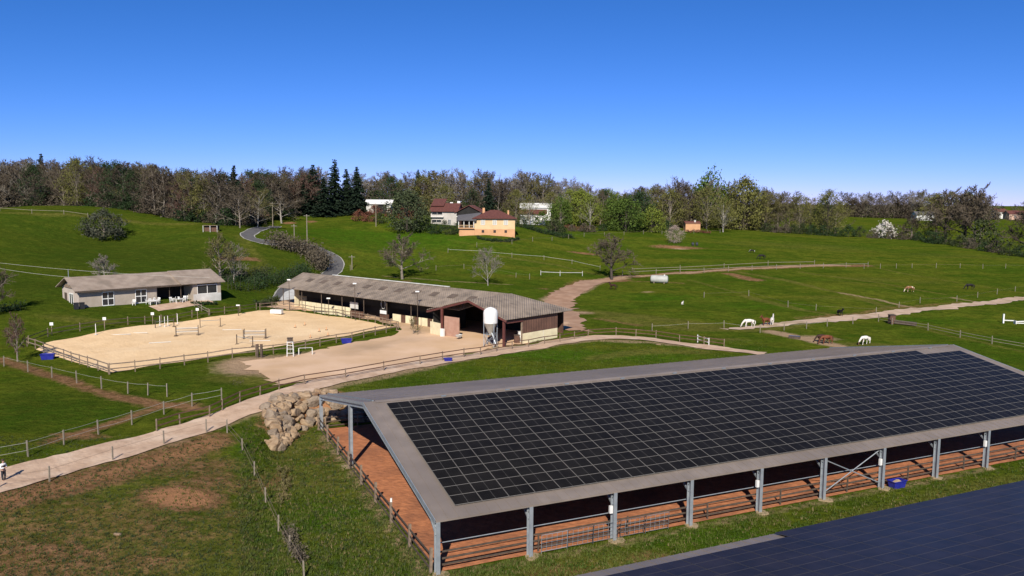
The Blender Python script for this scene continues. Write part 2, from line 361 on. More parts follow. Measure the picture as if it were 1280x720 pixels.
# tracks over the big meadow
stroke(D_, [(770,346),(860,341),(960,335),(1020,332),(1085,332)], 2.6, .75); stroke(O_, [(770,346),(860,341),(960,335),(1060,332)], 1.5, .7); stroke(D_, [(910,342),(945,350)], 2.4, .8)
stroke(Y_, [(905,337),(990,352),(1060,368),(1120,386)], 1.4, .9); stroke(Y_, [(1000,340),(1090,352),(1180,368)], 1.2, .8); stroke(Y_, [(860,350),(930,368),(1000,388)], 1.0, .7); stroke(Y_, [(1085,333),(1130,342),(1190,352),(1280,366)], 1.0, .7); stroke(Y_, [(620,320),(700,332),(760,345)], 1.2, .7); stroke(O_, [(480,345),(560,352),(640,356)], 1.0, .5); stroke(O_, [(1050,366),(1100,375),(1145,385)], 1.3, .6)
stroke(Y_, [(930,370),(1000,387),(1050,396)], 1.8, .7); stroke(Y_, [(1040,350),(1100,358),(1160,372),(1220,380)], 1.3, .5); stroke(O_, [(1190,372),(1225,378)], 1.2, .6)
stroke(D_, [(1000,398),(1060,394),(1130,384),(1200,378)], 2.5, .45)
stroke(Y_, [(1085,340),(1140,342),(1200,352),(1280,362)], 1.2, .4); blob(Y_, 1110,350, 24,9, .45); blob(Y_, 1000,308, 60,25, .42); blob(Y_, 1200,320, 50,20, .38); blob(Y_, 1040,372, 20,7, .4)
stroke(O_, [(965,415),(1000,422),(1040,431),(1060,436)], 2.2, .8); blob(O_, 1020,422, 5,3, .7); blob(Y_, 1090,432, 7,3, .9); blob(Y_, 905,424, 6,2, .7); stroke(Y_, [(1110,400),(1180,418),(1280,440)], 1.0, .7)
blob(D_, 845,309, 10,3.6, .98); blob(O_, 850,311, 3.4,1.1, .9); blob(D_, 730,317, 6,2.5, .85); blob(D_, 765,351, 6,4, .9); blob(D_, 680,361, 3,2,.5)
blob(D_, 362,279, 2.6,3.0, .9); blob(D_, 390,277, 2.2,3, .9); stroke(D_, [(280,323),(318,324)], 2, .8); blob(D_, 500,352, 5,3, .5); blob(D_, 640,345, 4,3, .4)
blob(L_, 480,300, 40,20, .8); blob(L_, 520,325, 25,10, .5); blob(L_, 690,290, 20,8, .7); blob(L_, 640,340, 24,6, .5); blob(R_, 40,360, 40,26, .85); blob(R_, 200,320, 60,40, .9); blob(R_, 100,300, 50,30, .85); blob(Y_, 100,400, 12,3, .6); stroke(Y_, [(560,310),(620,322),(700,345)], 8, .3)
stroke(Y_, [(0,266),(60,268),(160,276),(240,280)], 3, .6); stroke(Y_, [(160,277),(240,280)], 1.4, .6); stroke(Y_, [(300,296),(330,330),(300,345)], 3, .5); stroke(Y_, [(560,300),(640,318),(720,330)], 1.0, .5)
blob(Y_, 200,480, 10,4, .2); blob(L_, 700,445, 30,4, .8); stroke(Y_, [(740,448),(800,440),(880,440)], 2.2, .7); blob(Y_, 640,448, 5, 2, .4)
blob(L_, 1180,400, 25,8, .5); blob(L_, 1110,268, 60,40, 1.0)

nv = len(wx); nx, ny = len(gx), len(gy)
me = bpy.data.meshes.new('ground'); idx = np.arange(nv).reshape(ny, nx)
a, b, c, d = idx[:-1, :-1].ravel(), idx[:-1, 1:].ravel(), idx[1:, 1:].ravel(), idx[1:, :-1].ravel()
tri = np.concatenate([np.stack([a, b, c], 1), np.stack([a, c, d], 1)])
me.vertices.add(nv); me.vertices.foreach_set('co', np.stack([wx, wy, zz], 1).ravel())
me.loops.add(tri.size); me.loops.foreach_set('vertex_index', tri.ravel().astype(np.int32))
me.polygons.add(len(tri)); me.polygons.foreach_set('loop_start', np.arange(0, tri.size, 3).astype(np.int32)); me.polygons.foreach_set('loop_total', np.full(len(tri), 3, np.int32))
me.polygons.foreach_set('use_smooth', np.ones(len(tri), bool))
ca_ = me.color_attributes.new('cover', 'FLOAT_COLOR', 'POINT')
ca_.data.foreach_set('color', np.stack([D_, Y_, L_, O_], 1).ravel().astype(np.float32))
ra_ = me.attributes.new('rich', 'FLOAT', 'POINT'); ra_.data.foreach_set('value', R_.astype(np.float32))
me.update(calc_edges=True)
ground = link(bpy.data.objects.new('ground', me)); tag(ground, 'rolling green pasture with worn brown patches', kind='structure')

def ground_material():
    m = bpy.data.materials.new('pasture'); m.use_nodes = True; n = m.node_tree.nodes; l = m.node_tree.links; b = n['Principled BSDF']
    b.inputs['Roughness'].default_value = 1.0; b.inputs['Specular IOR Level'].default_value = 0.0
    tc = n.new('ShaderNodeTexCoord'); at_ = n.new('ShaderNodeAttribute'); at_.attribute_name = 'cover'; rich = n.new('ShaderNodeAttribute'); rich.attribute_name = 'rich'
    sp = n.new('ShaderNodeSeparateColor'); l.new(at_.outputs['Color'], sp.inputs[0])
    def noise(s, det=6, rough=.6, stretch=None):
        x = n.new('ShaderNodeTexNoise'); x.inputs['Scale'].default_value = s; x.inputs['Detail'].default_value = det; x.inputs['Roughness'].default_value = rough
        if stretch:
            mp = n.new('ShaderNodeMapping'); mp.inputs['Scale'].default_value = stretch; l.new(tc.outputs['Object'], mp.inputs[0]); l.new(mp.outputs[0], x.inputs['Vector'])
        else: l.new(tc.outputs['Object'], x.inputs['Vector'])
        return x.outputs[0]
    def mth(op, a, b_, clamp=False):
        x = n.new('ShaderNodeMath'); x.operation = op; x.use_clamp = clamp
        for i, q in enumerate((a, b_)):
            if isinstance(q, (int, float)): x.inputs[i].default_value = q
            else: l.new(q, x.inputs[i])
        return x.outputs[0]
    def ramp(v, p0, p1, c0, c1):
        r = n.new('ShaderNodeValToRGB'); r.color_ramp.elements[0].position = p0; r.color_ramp.elements[1].position = p1
        r.color_ramp.elements[0].color = (*c0, 1); r.color_ramp.elements[1].color = (*c1, 1); l.new(v, r.inputs[0]); return r.outputs[0]
    def mix(f, a, b_, mode='MIX'):
        x = n.new('ShaderNodeMix'); x.data_type = 'RGBA'; x.blend_type = mode
        for i, q in ((0, f), (6, a), (7, b_)):
            if isinstance(q, (int, float)): x.inputs[i].default_value = q
            elif isinstance(q, tuple): x.inputs[i].default_value = (*q, 1)
            else: l.new(q, x.inputs[i])
        return x.outputs[2]
    big = noise(.03, 8, .65); med = noise(.13, 8, .7); small = noise(1.1, 8, .7); fine = noise(4.5, 6, .75)
    base = ramp(big, .38, .62, (.066,.124,.007), (.158,.172,.016))
    base = mix(ramp(med, .40, .62, (0,)*3, (1,)*3), base, (.038,.092,.004))
    streak = noise(.12, 5, .6, (.25, 1.6, 1))
    base = mix(mth('MULTIPLY', ramp(streak, .48, .64, (0,)*3, (1,)*3), .6), base, (.160,.155,.016))
    # coverage values get ragged by noise before they are thresholded
    def ragged(v, gain=1.0, w=.9):
        q = mth('ADD', v, mth('MULTIPLY', mth('SUBTRACT', mth('ADD', mth('MULTIPLY', small, .6), mth('MULTIPLY', med, .4)), .5), w))
        return ramp(mth('MULTIPLY', q, gain), .30, .62, (0,)*3, (1,)*3)
    lush = ragged(sp.outputs[2]); dry = ragged(sp.outputs[1]); dirt = ragged(sp.outputs[0], 1.0, 1.3); sand = ragged(at_.outputs['Alpha'], 1.0, 1.0)
    base = mix(mth('MULTIPLY', lush, .75), base, (.044,.140,.004))
    base = mix(mth('MULTIPLY', rich.outputs['Fac'], .92), base, mix(ramp(med, .35, .65, (0,)*3, (1,)*3), (.020,.048,.004), (.036,.068,.006)))
    base = mix(mth('MULTIPLY', dry, .70), base, (.200,.170,.042))
    mid_ = noise(.45, 10, .85); mid2 = noise(.75, 8, .75, (.5, 1.3, 1))
    base = mix(ramp(mid_, .40, .56, (.75,)*3, (0,)*3), base, mix(.6, base, (.012,.030,.002)))
    base = mix(ramp(mid2, .50, .66, (0,)*3, (.55,)*3), base, mix(.6, base, (.19,.19,.020)))
    # tufts: darker and lighter spots
    base = mix(ramp(small, .36, .64, (.85,)*3, (0,)*3), base, mix(.62, base, (.014,.028,.002)))
    base = mix(ramp(fine, .35, .7, (0,)*3, (.55,)*3), base, mix(.5, base, (.14,.15,.028)))
    base = mix(mth('MULTIPLY', dirt, .88), base, mix(ramp(sp.outputs[0], .75, 1.0, (0,)*3, (.9,)*3), mix(ramp(small, .35, .65, (0,)*3, (1,)*3), (.15,.075,.036), (.30,.160,.088)), (.42,.20,.105)))
    base = mix(mth('MULTIPLY', sand, .85), base, mix(ramp(med, .35, .65, (0,)*3, (1,)*3), (.46,.31,.20), (.36,.235,.15)))
    l.new(base, b.inputs['Base Color'])
    bp = n.new('ShaderNodeBump'); bp.inputs['Distance'].default_value = .34
    l.new(mth('ADD', mth('ADD', small, mth('MULTIPLY', fine, .4)), mth('MULTIPLY', med, 1.5)), bp.inputs['Height']); l.new(bp.outputs[0], b.inputs['Normal'])
    return m
me.materials.append(ground_material())

# draped sheets (tracks, sand) following the ground triangles
def resample(pts, step, closed=True):
    out = []; n = len(pts)
    for i in range(n if closed else n-1):
        a = pts[i]; b = pts[(i+1) % n]; L = math.hypot(b[0]-a[0], b[1]-a[1]); q = max(1, int(L/step))
        for j in range(q): t = j/q; out.append((a[0]+(b[0]-a[0])*t, a[1]+(b[1]-a[1])*t))
    if not closed: out.append(tuple(pts[-1][:2]))
    return out
def drape(name, poly, cell, off, material, jit=0.0, label=None, kind='structure', seed=1):
    r = random.Random(seed)
    b = resample([(p[0], p[1]) for p in poly], cell*.7)
    if jit: b = [(x+r.uniform(-jit, jit), y+r.uniform(-jit, jit)) for x, y in b]
    xs = [p[0] for p in b]; ys = [p[1] for p in b]
    gxx, gyy = np.meshgrid(np.arange(min(xs), max(xs), cell), np.arange(min(ys), max(ys), cell))
    sdd = poly_sd(gxx.ravel(), gyy.ravel(), b); ins = sdd < -cell*.35
    pts = [Vector(p) for p in b] + [Vector((x, y)) for x, y in zip(gxx.ravel()[ins], gyy.ravel()[ins])]
    vs, _, fs, *_r = delaunay_2d_cdt(pts, [], [list(range(len(b)))], 1, 1e-4)
    m_ = bpy.data.meshes.new(name)
    co = [(v.x, v.y, H(v.x, v.y)+off) for v in vs]
    ff = []
    for f in fs:
        p0, p1, p2 = (vs[i] for i in f[:3])
        ff.append(tuple(f) if (p1-p0).cross(p2-p0) > 0 else tuple(f)[::-1])
    m_.from_pydata(co, [], ff); m_.materials.append(material); m_.polygons.foreach_set('use_smooth', [True]*len(ff)); m_.update()
    o = link(bpy.data.objects.new(name, m_)); tag(o, label, kind=kind); return o
def strip(pts, widths, jit=0.0, seed=2):
    """polygon around a centre line; pts world xy"""
    r = random.Random(seed)
    if not hasattr(widths, '__len__'): widths = [widths]*len(pts)
    # Catmull-Rom resample
    P_ = [Vector(p[:2]) for p in pts]; out = []; ww = []
    for i in range(len(P_)-1):
        p0 = P_[max(i-1, 0)]; p1 = P_[i]; p2 = P_[i+1]; p3 = P_[min(i+2, len(P_)-1)]; nseg = max(2, int((p2-p1).length/1.5))
        for j in range(nseg):
            t = j/nseg
            out.append(.5*((2*p1)+(p2-p0)*t+(2*p0-5*p1+4*p2-p3)*t*t+(3*p1-p0-3*p2+p3)*t**3)); ww.append(widths[i]*(1-t)+widths[i+1]*t)
    out.append(P_[-1]); ww.append(widths[-1])
    Lf, Rt = [], []
    for i, p in enumerate(out):
        d = (out[min(i+1, len(out)-1)]-out[max(i-1, 0)]).normalized(); nn = Vector((-d.y, d.x))
        Lf.append(p+nn*(ww[i]/2+r.uniform(-jit, jit))); Rt.append(p-nn*(ww[i]/2+r.uniform(-jit, jit)))
    return Lf+Rt[::-1]
M['path'] = mat('pale_gravel', (.55,.385,.265), .95, (.42,.28,.185), .8, .08, bscale=3, col3=(.62,.47,.345), s3=.35)
M['yard'] = mat('trodden_earth', (.58,.38,.22), .95, (.66,.45,.29), .22, .03, bscale=3, col3=(.38,.25,.14), s3=.07)
M['sand'] = mat('yellow_riding_sand', (.80,.56,.31), .95, (.72,.49,.26), .5, .10, bscale=2.2, col3=(.86,.63,.37), s3=.1)
M['farm'] = mat('farm_track_gravel', (.44,.31,.21), .95, (.54,.40,.29), .5, .05, bscale=3, col3=(.32,.23,.13), s3=.3)
M['track'] = mat('reddish_track', (.31,.175,.10), .95, (.42,.26,.165), .5, .03, bscale=3, col3=(.30,.17,.10), s3=.3)
M['asphalt'] = mat('asphalt', (.085,.08,.08), .9, (.11,.105,.10), .8, .01)
M['verge'] = mat('pale_verge', (.42,.40,.36), .9, (.34,.33,.28), 1.0)
yard_px = [(300,452),(330,470),(345,482),(400,474),(470,462),(545,449),(610,437),(660,428),(700,415),(712,404),(700,398),(690,388),(640,392),(560,384),(470,376),(372,372),(352,374),(340,384),(400,390),(470,400),(498,411),(490,420),(440,428),(380,442),(335,450)]
drape('dirt_yard', [at(*p) for p in yard_px], 1.6, .07, M['yard'], .85, 'pale trodden earth yard in front of the stable')
path_px = [(-60,624),(0,602),(60,586),(140,565),(205,547),(270,526),(340,499),(400,480),(470,465),(540,454),(620,441),(680,431),(735,423),(790,423),(850,430),(900,436),(955,443)]
drape('gravel_path', strip([at(*p) for p in path_px], [4.6,4.6,4.3,4,4,3.6,3.4,3.4,3.2,3.2,3.2,3.2,3.3,3,2.8,2.6,2.6], .28), 1.2, .10, M['path'], .1, 'pale gravel path curving past the covered arena')
drape('dirt_track', strip([at(*p) for p in [(708,413),(706,398),(700,385),(702,372),(720,362),(742,353),(768,349)]], [7,6,5.5,6,6.4,5.2,4.0], .6), 1.5, .07, M['track'], .6, 'reddish dirt track leading up to the bare tree')
drape('farm_track', strip([at(*p) for p in [(905,412),(960,407),(1020,401),(1080,396),(1150,387),(1220,380),(1290,372),(1400,360)]], [1.0,2.4,3.2,3.3,3.3,3.3,3.3,3.3], .35), 1.6, .07, M['farm'], .4, 'straight pale farm track crossing the meadow')
drape('sand_arena', [at(*p) for p in [(137,466.5),(90,452),(46,437),(56,429),(100,421),(200,405),(300,392),(345,388),(372,389),(430,397),(490,409),(430,421),(300,441),(200,456)]], 1.8, .06, M['sand'], .12, 'yellow sand riding arena inside the rail fence')
road = [at(*p) for p in [(352,373),(362,360),(390,353),(412,343),(421,333),(418,323),(404,315)]]+[at(385,308),at(345,304),at(318,300),at(309,294),at(318,288),at(345,283)]
drape('road', strip(road, 3.3), 1.6, .11, M['asphalt'], 0, 'narrow asphalt lane winding up the hill')
drape('road_verge', strip([G(Vector(p)) for p in [(q.x, q.y) for q in road]], 3.8), 1.6, .07, M['verge'], .1, 'pale verge beside the asphalt lane')
drape('concrete_ramp', [at(*p) for p in [(356,366),(366,362),(372,368),(372,374),(348,377)]], 1.5, .16, M['white_dirty'], 0, 'pale concrete entrance by the stable end')
drape('walkway', strip([at(*p) for p in [(192,386),(235,380),(262,376)]], 3.2), 1.5, .08, M['path'], .05, 'pale terrace in front of the clubhouse porch')
drape('arena_floor', [B(.2,.25), B(BL-.2,.25), B(BL-.2,BW-.3), B(.2,BW-.3)], 2.0, .05, M['red_sand'], .05, 'orange-red riding sand under the solar roof')
# ---------------------------------------------------------------- covered riding arenas with solar roofs
def panel_mat(name, cell, frame, spec):
    m = bpy.data.materials.new(name); m.use_nodes = True; n = m.node_tree.nodes; l = m.node_tree.links; b = n['Principled BSDF']
    uv = n.new('ShaderNodeUVMap'); sp = n.new('ShaderNodeSeparateXYZ'); l.new(uv.outputs[0], sp.inputs[0])
    def mth(op, a, b_=0.0):
        x = n.new('ShaderNodeMath'); x.operation = op
        for i, q in enumerate((a, b_)):
            if isinstance(q, (int, float)): x.inputs[i].default_value = q
            else: l.new(q, x.inputs[i])
        return x.outputs[0]
    u, v = sp.outputs[0], sp.outputs[1]                    # metres within the panel, origin at its centre
    au, av = mth('ABSOLUTE', u), mth('ABSOLUTE', v)
    fr = mth('MAXIMUM', mth('GREATER_THAN', au, .955), mth('GREATER_THAN', av, .5675))
    mid = mth('LESS_THAN', au, .013)
    cu = mth('LESS_THAN', mth('PINGPONG', u, .0525*1.5), .004); cv = mth('LESS_THAN', mth('PINGPONG', v, .095), .003)
    cells = mth('MAXIMUM', cu, cv)
    f = mth('MAXIMUM', fr, mth('MULTIPLY', mid, .55))
    tc = n.new('ShaderNodeTexCoord'); ob = n.new('ShaderNodeObjectInfo'); nz = n.new('ShaderNodeTexNoise'); nz.inputs['Scale'].default_value = .6
    geo = n.new('ShaderNodeNewGeometry'); l.new(geo.outputs['Position'], nz.inputs['Vector'])
    rp = n.new('ShaderNodeValToRGB'); rp.color_ramp.elements[0].position = .3; rp.color_ramp.elements[1].position = .7
    rp.color_ramp.elements[0].color = (*cell, 1); rp.color_ramp.elements[1].color = (*[c*1.8 for c in cell], 1); l.new(nz.outputs[0], rp.inputs[0])
    mc = n.new('ShaderNodeMix'); mc.data_type = 'RGBA'; l.new(mth('MULTIPLY', cells, .35), mc.inputs[0]); l.new(rp.outputs[0], mc.inputs[6]); mc.inputs[7].default_value = (.05,.05,.055,1)
    mx = n.new('ShaderNodeMix'); mx.data_type = 'RGBA'; l.new(f, mx.inputs[0]); l.new(mc.outputs[2], mx.inputs[6]); mx.inputs[7].default_value = (*frame, 1)
    l.new(mx.outputs[2], b.inputs['Base Color']); b.inputs['Roughness'].default_value = .28; b.inputs['Specular IOR Level'].default_value = spec; b.inputs['IOR'].default_value = 1.3
    return m
M['panel'] = panel_mat('solar_cells_black', (.0085,.0075,.0065), (.19,.18,.165), .07)
M['panel2'] = panel_mat('solar_cells_blue', (.017,.012,.013), (.055,.05,.052), .10)
PA, PB = 1.98, 1.191*math.cos(math.atan(SL))*0+1.191
cs_, sn_ = math.cos(math.atan(SL)), math.sin(math.atan(SL))

def add_panel(mb, c, eu, ev, n, hw=.967, hh=.580, th=.04):
    q = [c+eu*i*hw+ev*j*hh for i, j in ((-1,-1),(1,-1),(1,1),(-1,1))]; up = [p+n*th for p in q]
    mb.face(up, [(-hw,-hh),(hw,-hh),(hw,hh),(-hw,hh)])
    for i in range(4):
        j = (i+1) % 4; mb.face([q[i], q[j], up[j], up[i]], [(2,2)]*4)
def panels(root_roof, Bf, u0, cols, w_top, side, rows, mt, label_kind, keep=100):
    """side=-1: slope falls toward smaller w. panels from w_top down slope. cols: list of (i, first_row)"""
    dv = Vector(V)*side*cs_ - Z*sn_                      # down the slope
    n = dv.cross(U).normalized()
    if n.z < 0: n = -n
    items = []
    for i, r0 in cols:
        for r in range(r0, rows):
            wt = w_top + side*0
            c = Bf(u0+(i+.5)*PA, w_top, 0)
            c.z = 0; c = c + Z*(RH - SL*abs(w_top-BW/2)) + dv*(r+.5)*PB + n*.10
            items.append(c)
    camp = Vector((0, 0, CAMH)); items.sort(key=lambda c: (c-camp).length)
    mb0 = MB(); add_panel(mb0, Vector((0,0,0)), Vector(U), -dv, n)
    first = None
    for c in items[:keep]:
        if first is None: o = mb0.build('solar_panel', mt, root_roof); first = o
        else: o = first.copy(); link(o, root_roof)
        o.location = c
    rest = MB()
    for c in items[keep:]: add_panel(rest, c, Vector(U), -dv, n)
    o = rest.build('solar_panel', mt, root_roof); o['kind'] = 'stuff'

def barn(label, offset, length, nb, full=True):
    Bf = lambda u, w, z=0.0: B(u, w, z) + offset
    t = thing('covered_riding_arena', label, 'barn')
    ov = .12
    def slope_pt(u, w, dz=0): return Bf(u, w, RH - SL*abs(w-BW/2) + dz)
    # roof sheets
    near = MB(); near.slab([slope_pt(-ov,-ov), slope_pt(length+ov,-ov), slope_pt(length+ov,BW/2), slope_pt(-ov,BW/2)], .05)
    far_ = MB(); far_.slab([slope_pt(-ov,BW/2), slope_pt(length+ov,BW/2), slope_pt(length+ov,BW+ov), slope_pt(-ov,BW+ov)], .05)
    # standing ribs of the sheet
    for mb, w0, w1 in ((near, -ov, BW/2-.05), (far_, BW/2+.05, BW+ov)):
        for q in range(int(length/.75)+1):
            uu = .0+q*.75
            mb.beam(slope_pt(uu, w0, .012), slope_pt(uu, w1, .012), .07, .035)
    rn = near.build('roof', M['roof'], t); rf = far_.build('roof', M['roof'], t)
    rc = MB(); 
    for s in (-1, 1): rc.slab([slope_pt(.9,BW/2,.07), slope_pt(length-.9,BW/2,.07), slope_pt(length-.9,BW/2+s*.38,.06), slope_pt(.9,BW/2+s*.38,.06)], .03)
    rc.build('ridge_cap', M['roof'], t)
    for uu in (.75, length-.75):
        gc = MB(); gc.beam(slope_pt(uu, BW/2+.1, .05), slope_pt(uu, BW, .05), .12, .14); gc.build('verge_trim', M['steel_dark'], t)
    for q in range(1, int(length/6)):
        vt = MB(); p = slope_pt(q*6.1+.8, BW/2-.42, .08); vt.beam(p-U*.22, p+U*.22, .12, .10); vt.build('ridge_vent', M['steel_dark'], t)
    # structure
    steel = M['steel']
    def ibeam(mb, a, b, w=.26, h=.3, up=(0,0,1)):
        a, b = Vector(a), Vector(b); d = (b-a).normalized(); sx = d.cross(Vector(up)).normalized(); uz = sx.cross(d)
        mb.beam(a+uz*(h/2-.012), b+uz*(h/2-.012), w, .024, up); mb.beam(a-uz*(h/2-.012), b-uz*(h/2-.012), w, .024, up); mb.beam(a, b, .02, h-.05, up)
    for kx in range(nb+1):
        for w in (0.0, BW):
            mb = MB(); q = Bf(kx*BAY, w); ztop = EH-.12
            ibeam(mb, q+Z*(-.05), q+Z*ztop, .28, .42, V)
            p = mb.build('post', steel, t)
            if w == 0 or kx == 0:
                f = MB(); r0 = random.Random(kx+int(w))
                base = Bf(kx*BAY+.15, w-.15); nn = 9; rad = [r0.uniform(.4,.68) for _ in range(nn)]
                ring = [base+Vector((math.cos(i*6.283/nn)*rad[i], math.sin(i*6.283/nn)*rad[i], 0)) for i in range(nn)]
                f.mesh([v+Z*(-.1) for v in ring]+[v+Z*.07 for v in ring], [tuple(range(nn, 2*nn))]+[(i, (i+1)%nn, (i+1)%nn+nn, i+nn) for i in range(nn)])
                f.build('footing', M['concrete'], t)
        rb = MB()
        for s0, s1 in ((0, BW/2), (BW/2, BW)):
            ibeam(rb, slope_pt(kx*BAY, s0, -.36), slope_pt(kx*BAY, s1, -.36), .2, .34)
        # haunches
        rb.beam(Bf(kx*BAY, .15, EH-1.1), slope_pt(kx*BAY, 1.3, -.5), .12, .14, U); rb.beam(Bf(kx*BAY, BW-.15, EH-1.1), slope_pt(kx*BAY, BW-1.3, -.5), .12, .14, U)
        rb.build('rafter', steel if kx in (0, nb) else M['steel_dark'], t)  # inner rafters coloured darker than the end ones, as shade under the roof
    pl = MB()
    for q in range(0, 15):
        for w in (q*1.28+.3, BW-q*1.28-.3):
            pl.beam(slope_pt(-.05, w, -.125), slope_pt(length+.05, w, -.125), .08, .14)
    pl.build('purlins', M['steel_dark'], t)  # dark colour carries the shade under the roof
    for uu in (-.15, length+.15):
        gp = MB(); gp.beam(slope_pt(uu, 0, -.10), slope_pt(uu, BW/2, -.10), .05, .3); gp.beam(slope_pt(uu, BW/2, -.10), slope_pt(uu, BW, -.10), .05, .24)
        gp.build('bargeboard', steel, t)
    for uu in (0.0, length):                                    # gable posts
        for w in (BW*.64,):
            mb = MB(); q = Bf(uu, w); ibeam(mb, q-Z*.05, slope_pt(uu, w, -.5), .24, .34, U); mb.build('gable_post', steel, t)
            f = MB(); f.box(-.55,.6,-.5,.5,-.1,.06); o = f.build('footing', M['concrete'], t); o.location = q-U*.2; o.rotation_euler = (0,0,TH+.2)
    fb = MB(); fb.beam(Bf(-ov, -.14, EH-.09), Bf(length+ov, -.14, EH-.09), .04, .09); fb.build('eave_beam', M['roof'], t)
    return t, rn, rf, Bf, slope_pt

arena, rn, rf, Bf, slp = barn('large covered riding arena with orange sand floor and dark solar panels on its brown roof', Vector((0,0,0)), BL, NB)
U0 = 1.618
def u_at(px, w, z):
    lo, hi = 0, 200
    c, s = math.cos(PITCH), math.sin(PITCH)
    for _ in range(50):
        m = (lo+hi)/2; p = B(m, w, z); x = 640 + FP*p.x/(p.y*c-(p.z-CAMH)*s)
        if x < px: lo = m
        else: hi = m
    return lo
nA = int(round((u_at(1140, 17.5, 6.93)-U0)/PA)); nB_ = int(round((u_at(1202, 16.4, 6.7)-U0)/PA))
nB_ = min(nB_, int((BL-.8-U0)/PA)); print('panel columns', nA, nB_)
panels(rn, B, U0, [(i, 0) for i in range(nA)]+[(i, 1) for i in range(nA, nB_)], 17.5, -1, 14, M['panel'], '')
xb = MB(); a5, a6 = B(5*BAY+.15,.12), B(6*BAY-.15,.12)
xb.tube([a5+Z*3.3, a6+Z*.5], .045); xb.tube([a5+Z*.5, a6+Z*3.3+V*.1], .045); xb.build('cross_brace', M['steel'], arena)
for kx in (2, 4, 6, 8):
    mb = MB(); q = B(kx*BAY-.28, -.05, 2.35); mb.box(-.12,.12,-.09,.09,-.27,.27); o = mb.build('switch_box', M['white'], arena); o.location = q; o.rotation_euler = (0,0,TH)

# kick rails round the covered arena: each side is a fence of its own
def rails_fence(name, label, pts, heights, rail, post_step, post_h, post_mat, rail_mat, post_w=.10, group=None, cat='fence', posts_at=None, z_off=0.0, flat=None, cap=100, skip_ends=False):
    zf = (lambda p: flat) if flat is not None else (lambda p: H(p[0], p[1])+z_off)
    base = Vector((pts[0][0], pts[0][1], zf(pts[0])))
    t = thing(name, label, cat, base, group=group)
    line = resample(pts, post_step, closed=False) if posts_at is None else [tuple(p[:2]) for p in posts_at]
    first = None; rr = random.Random(len(line)*7+int(abs(pts[0][0])*3))
    for i, p in enumerate(line[:cap]):
        z0 = zf(p)
        if first is None:
            mb = MB(); mb.box(-post_w/2, post_w/2, -post_w/2, post_w/2, -.25, post_h); first = mb.build('post', post_mat, t); o = first
        else: o = first.copy(); link(o, t)
        d = Vector((line[min(i+1, len(line)-1)][0]-line[max(i-1, 0)][0], line[min(i+1, len(line)-1)][1]-line[max(i-1, 0)][1], 0))
        o.location = Vector((p[0], p[1], z0))-base
        o.rotation_euler = (rr.uniform(-.03,.03), rr.uniform(-.03,.03), math.atan2(d.y, d.x)); o.scale = (1, 1, rr.uniform(.93, 1.07))
    for hgt in heights:
        mb = MB()
        for p, q in zip(line[:-1], line[1:]):
            a = Vector((p[0], p[1], zf(p)+hgt+rr.uniform(-.03,.03)))-base; b = Vector((q[0], q[1], zf(q)+hgt+rr.uniform(-.03,.03)))-base
            if rail[0] == 'tube': mb.tube([a, b], rail[1], 5)
            elif rail[0] == 'tape':
                mid = (a+b)/2-Z*.05; mb.beam(a, mid, rail[1]*.4, rail[1]); mb.beam(mid, b, rail[1]*.4, rail[1])
            else: mb.beam(a, b, rail[1], rail[2])
        mb.build('rail', rail_mat, t)
    return t
rails_fence('arena_rail_fence', 'brown kick-rail fence with metal top rail along the open long side of the covered arena', [B(.3,.45), B(BL,.45)], [.35,.8,1.25], ('beam',.05,.12), BAY, 1.3, M['wood_dark'], M['wood_dark'], flat=0.02)
tr_ = MB(); tr_.tube([B(.3,.55,1.85), B(BL,.55,1.85)], .035); o = tr_.build('top_tube_rail', M['steel']); tag(o, 'thin silver tube rail running above the kick rails of the covered arena', 'rail')
tg = rails_fence('gable_rail_fence', 'dark timber rail fence closing the left gable end of the covered arena', [B(-.35,.3), B(-.35,BW-.3)], [.35,.8,1.3], ('beam',.05,.13), 4.3, 1.65, M['wood'], M['wood_dark'], post_w=.18, flat=0.0)
cap_ = MB(); cap_.box(-.07,.07,-.07,.07,0,.35); o = cap_.build('white_marker', M['white'], tg); o.location = B(-.35, .3+4.5*2, 1.6)-tg.location
rails_fence('far_rail_fence', 'timber rail fence along the boulder side of the covered arena', [B(.3,BW-.5), B(BL,BW-.5)], [.4,.85,1.3], ('beam',.05,.12), BAY/2, 1.4, M['wood'], M['wood_dark'], flat=0.0)
hr = None
for i, uu in enumerate([BAY*1+.9+2.05*q for q in range(2)]+[BAY*1+.9+2.05*2, BAY*2+.6, BAY*2+2.75]):
    if hr is None:
        hr = thing('metal_hurdle', '', 'hurdle', group='thin metal hurdles between the second and fourth posts'); mb = MB()
        for z in (.15, 1.35): mb.tube([(0,0,z),(2,0,z)], .022, 5)
        for x in (0, 2): mb.tube([(x,0,0),(x,0,1.38)], .022, 5)
        reg(mb.build('frame', M['steel'], hr)); mb = MB()
        for x in (.4,.8,1.2,1.6): mb.tube([(x,0,.15),(x,0,1.35)], .012, 4)
        for z in (.45,.75,1.05): mb.tube([(0,0,z),(2,0,z)], .012, 4)
        mb.build('bars', M['steel'], hr); o = hr
    else: o = copy_tree(hr)
    o['label'] = 'thin galvanised metal hurdle leaning on the kick rails of the covered arena'
    o.location = B(uu, .05, .02); o.rotation_euler = (0.06, 0, TH)

# second solar roof, only its far slope shows
L2 = 70.0
u2 = 18.0
off2 = V*(-7.6-BW-.1) + U*(-22)
pE = P(1280, 602, EH)           # its far eave passes through here
dW = (pE - B(0, 0)).dot(V) - BW
dW2 = dW; off2 = V*dW2
uL = 4.0
off2 = off2 + U*(-12)
arena2, rn2, rf2, Bf2, slp2 = barn('nearest solar roof at the bottom right edge with blue tinted panels', off2, BAY*9, 9)
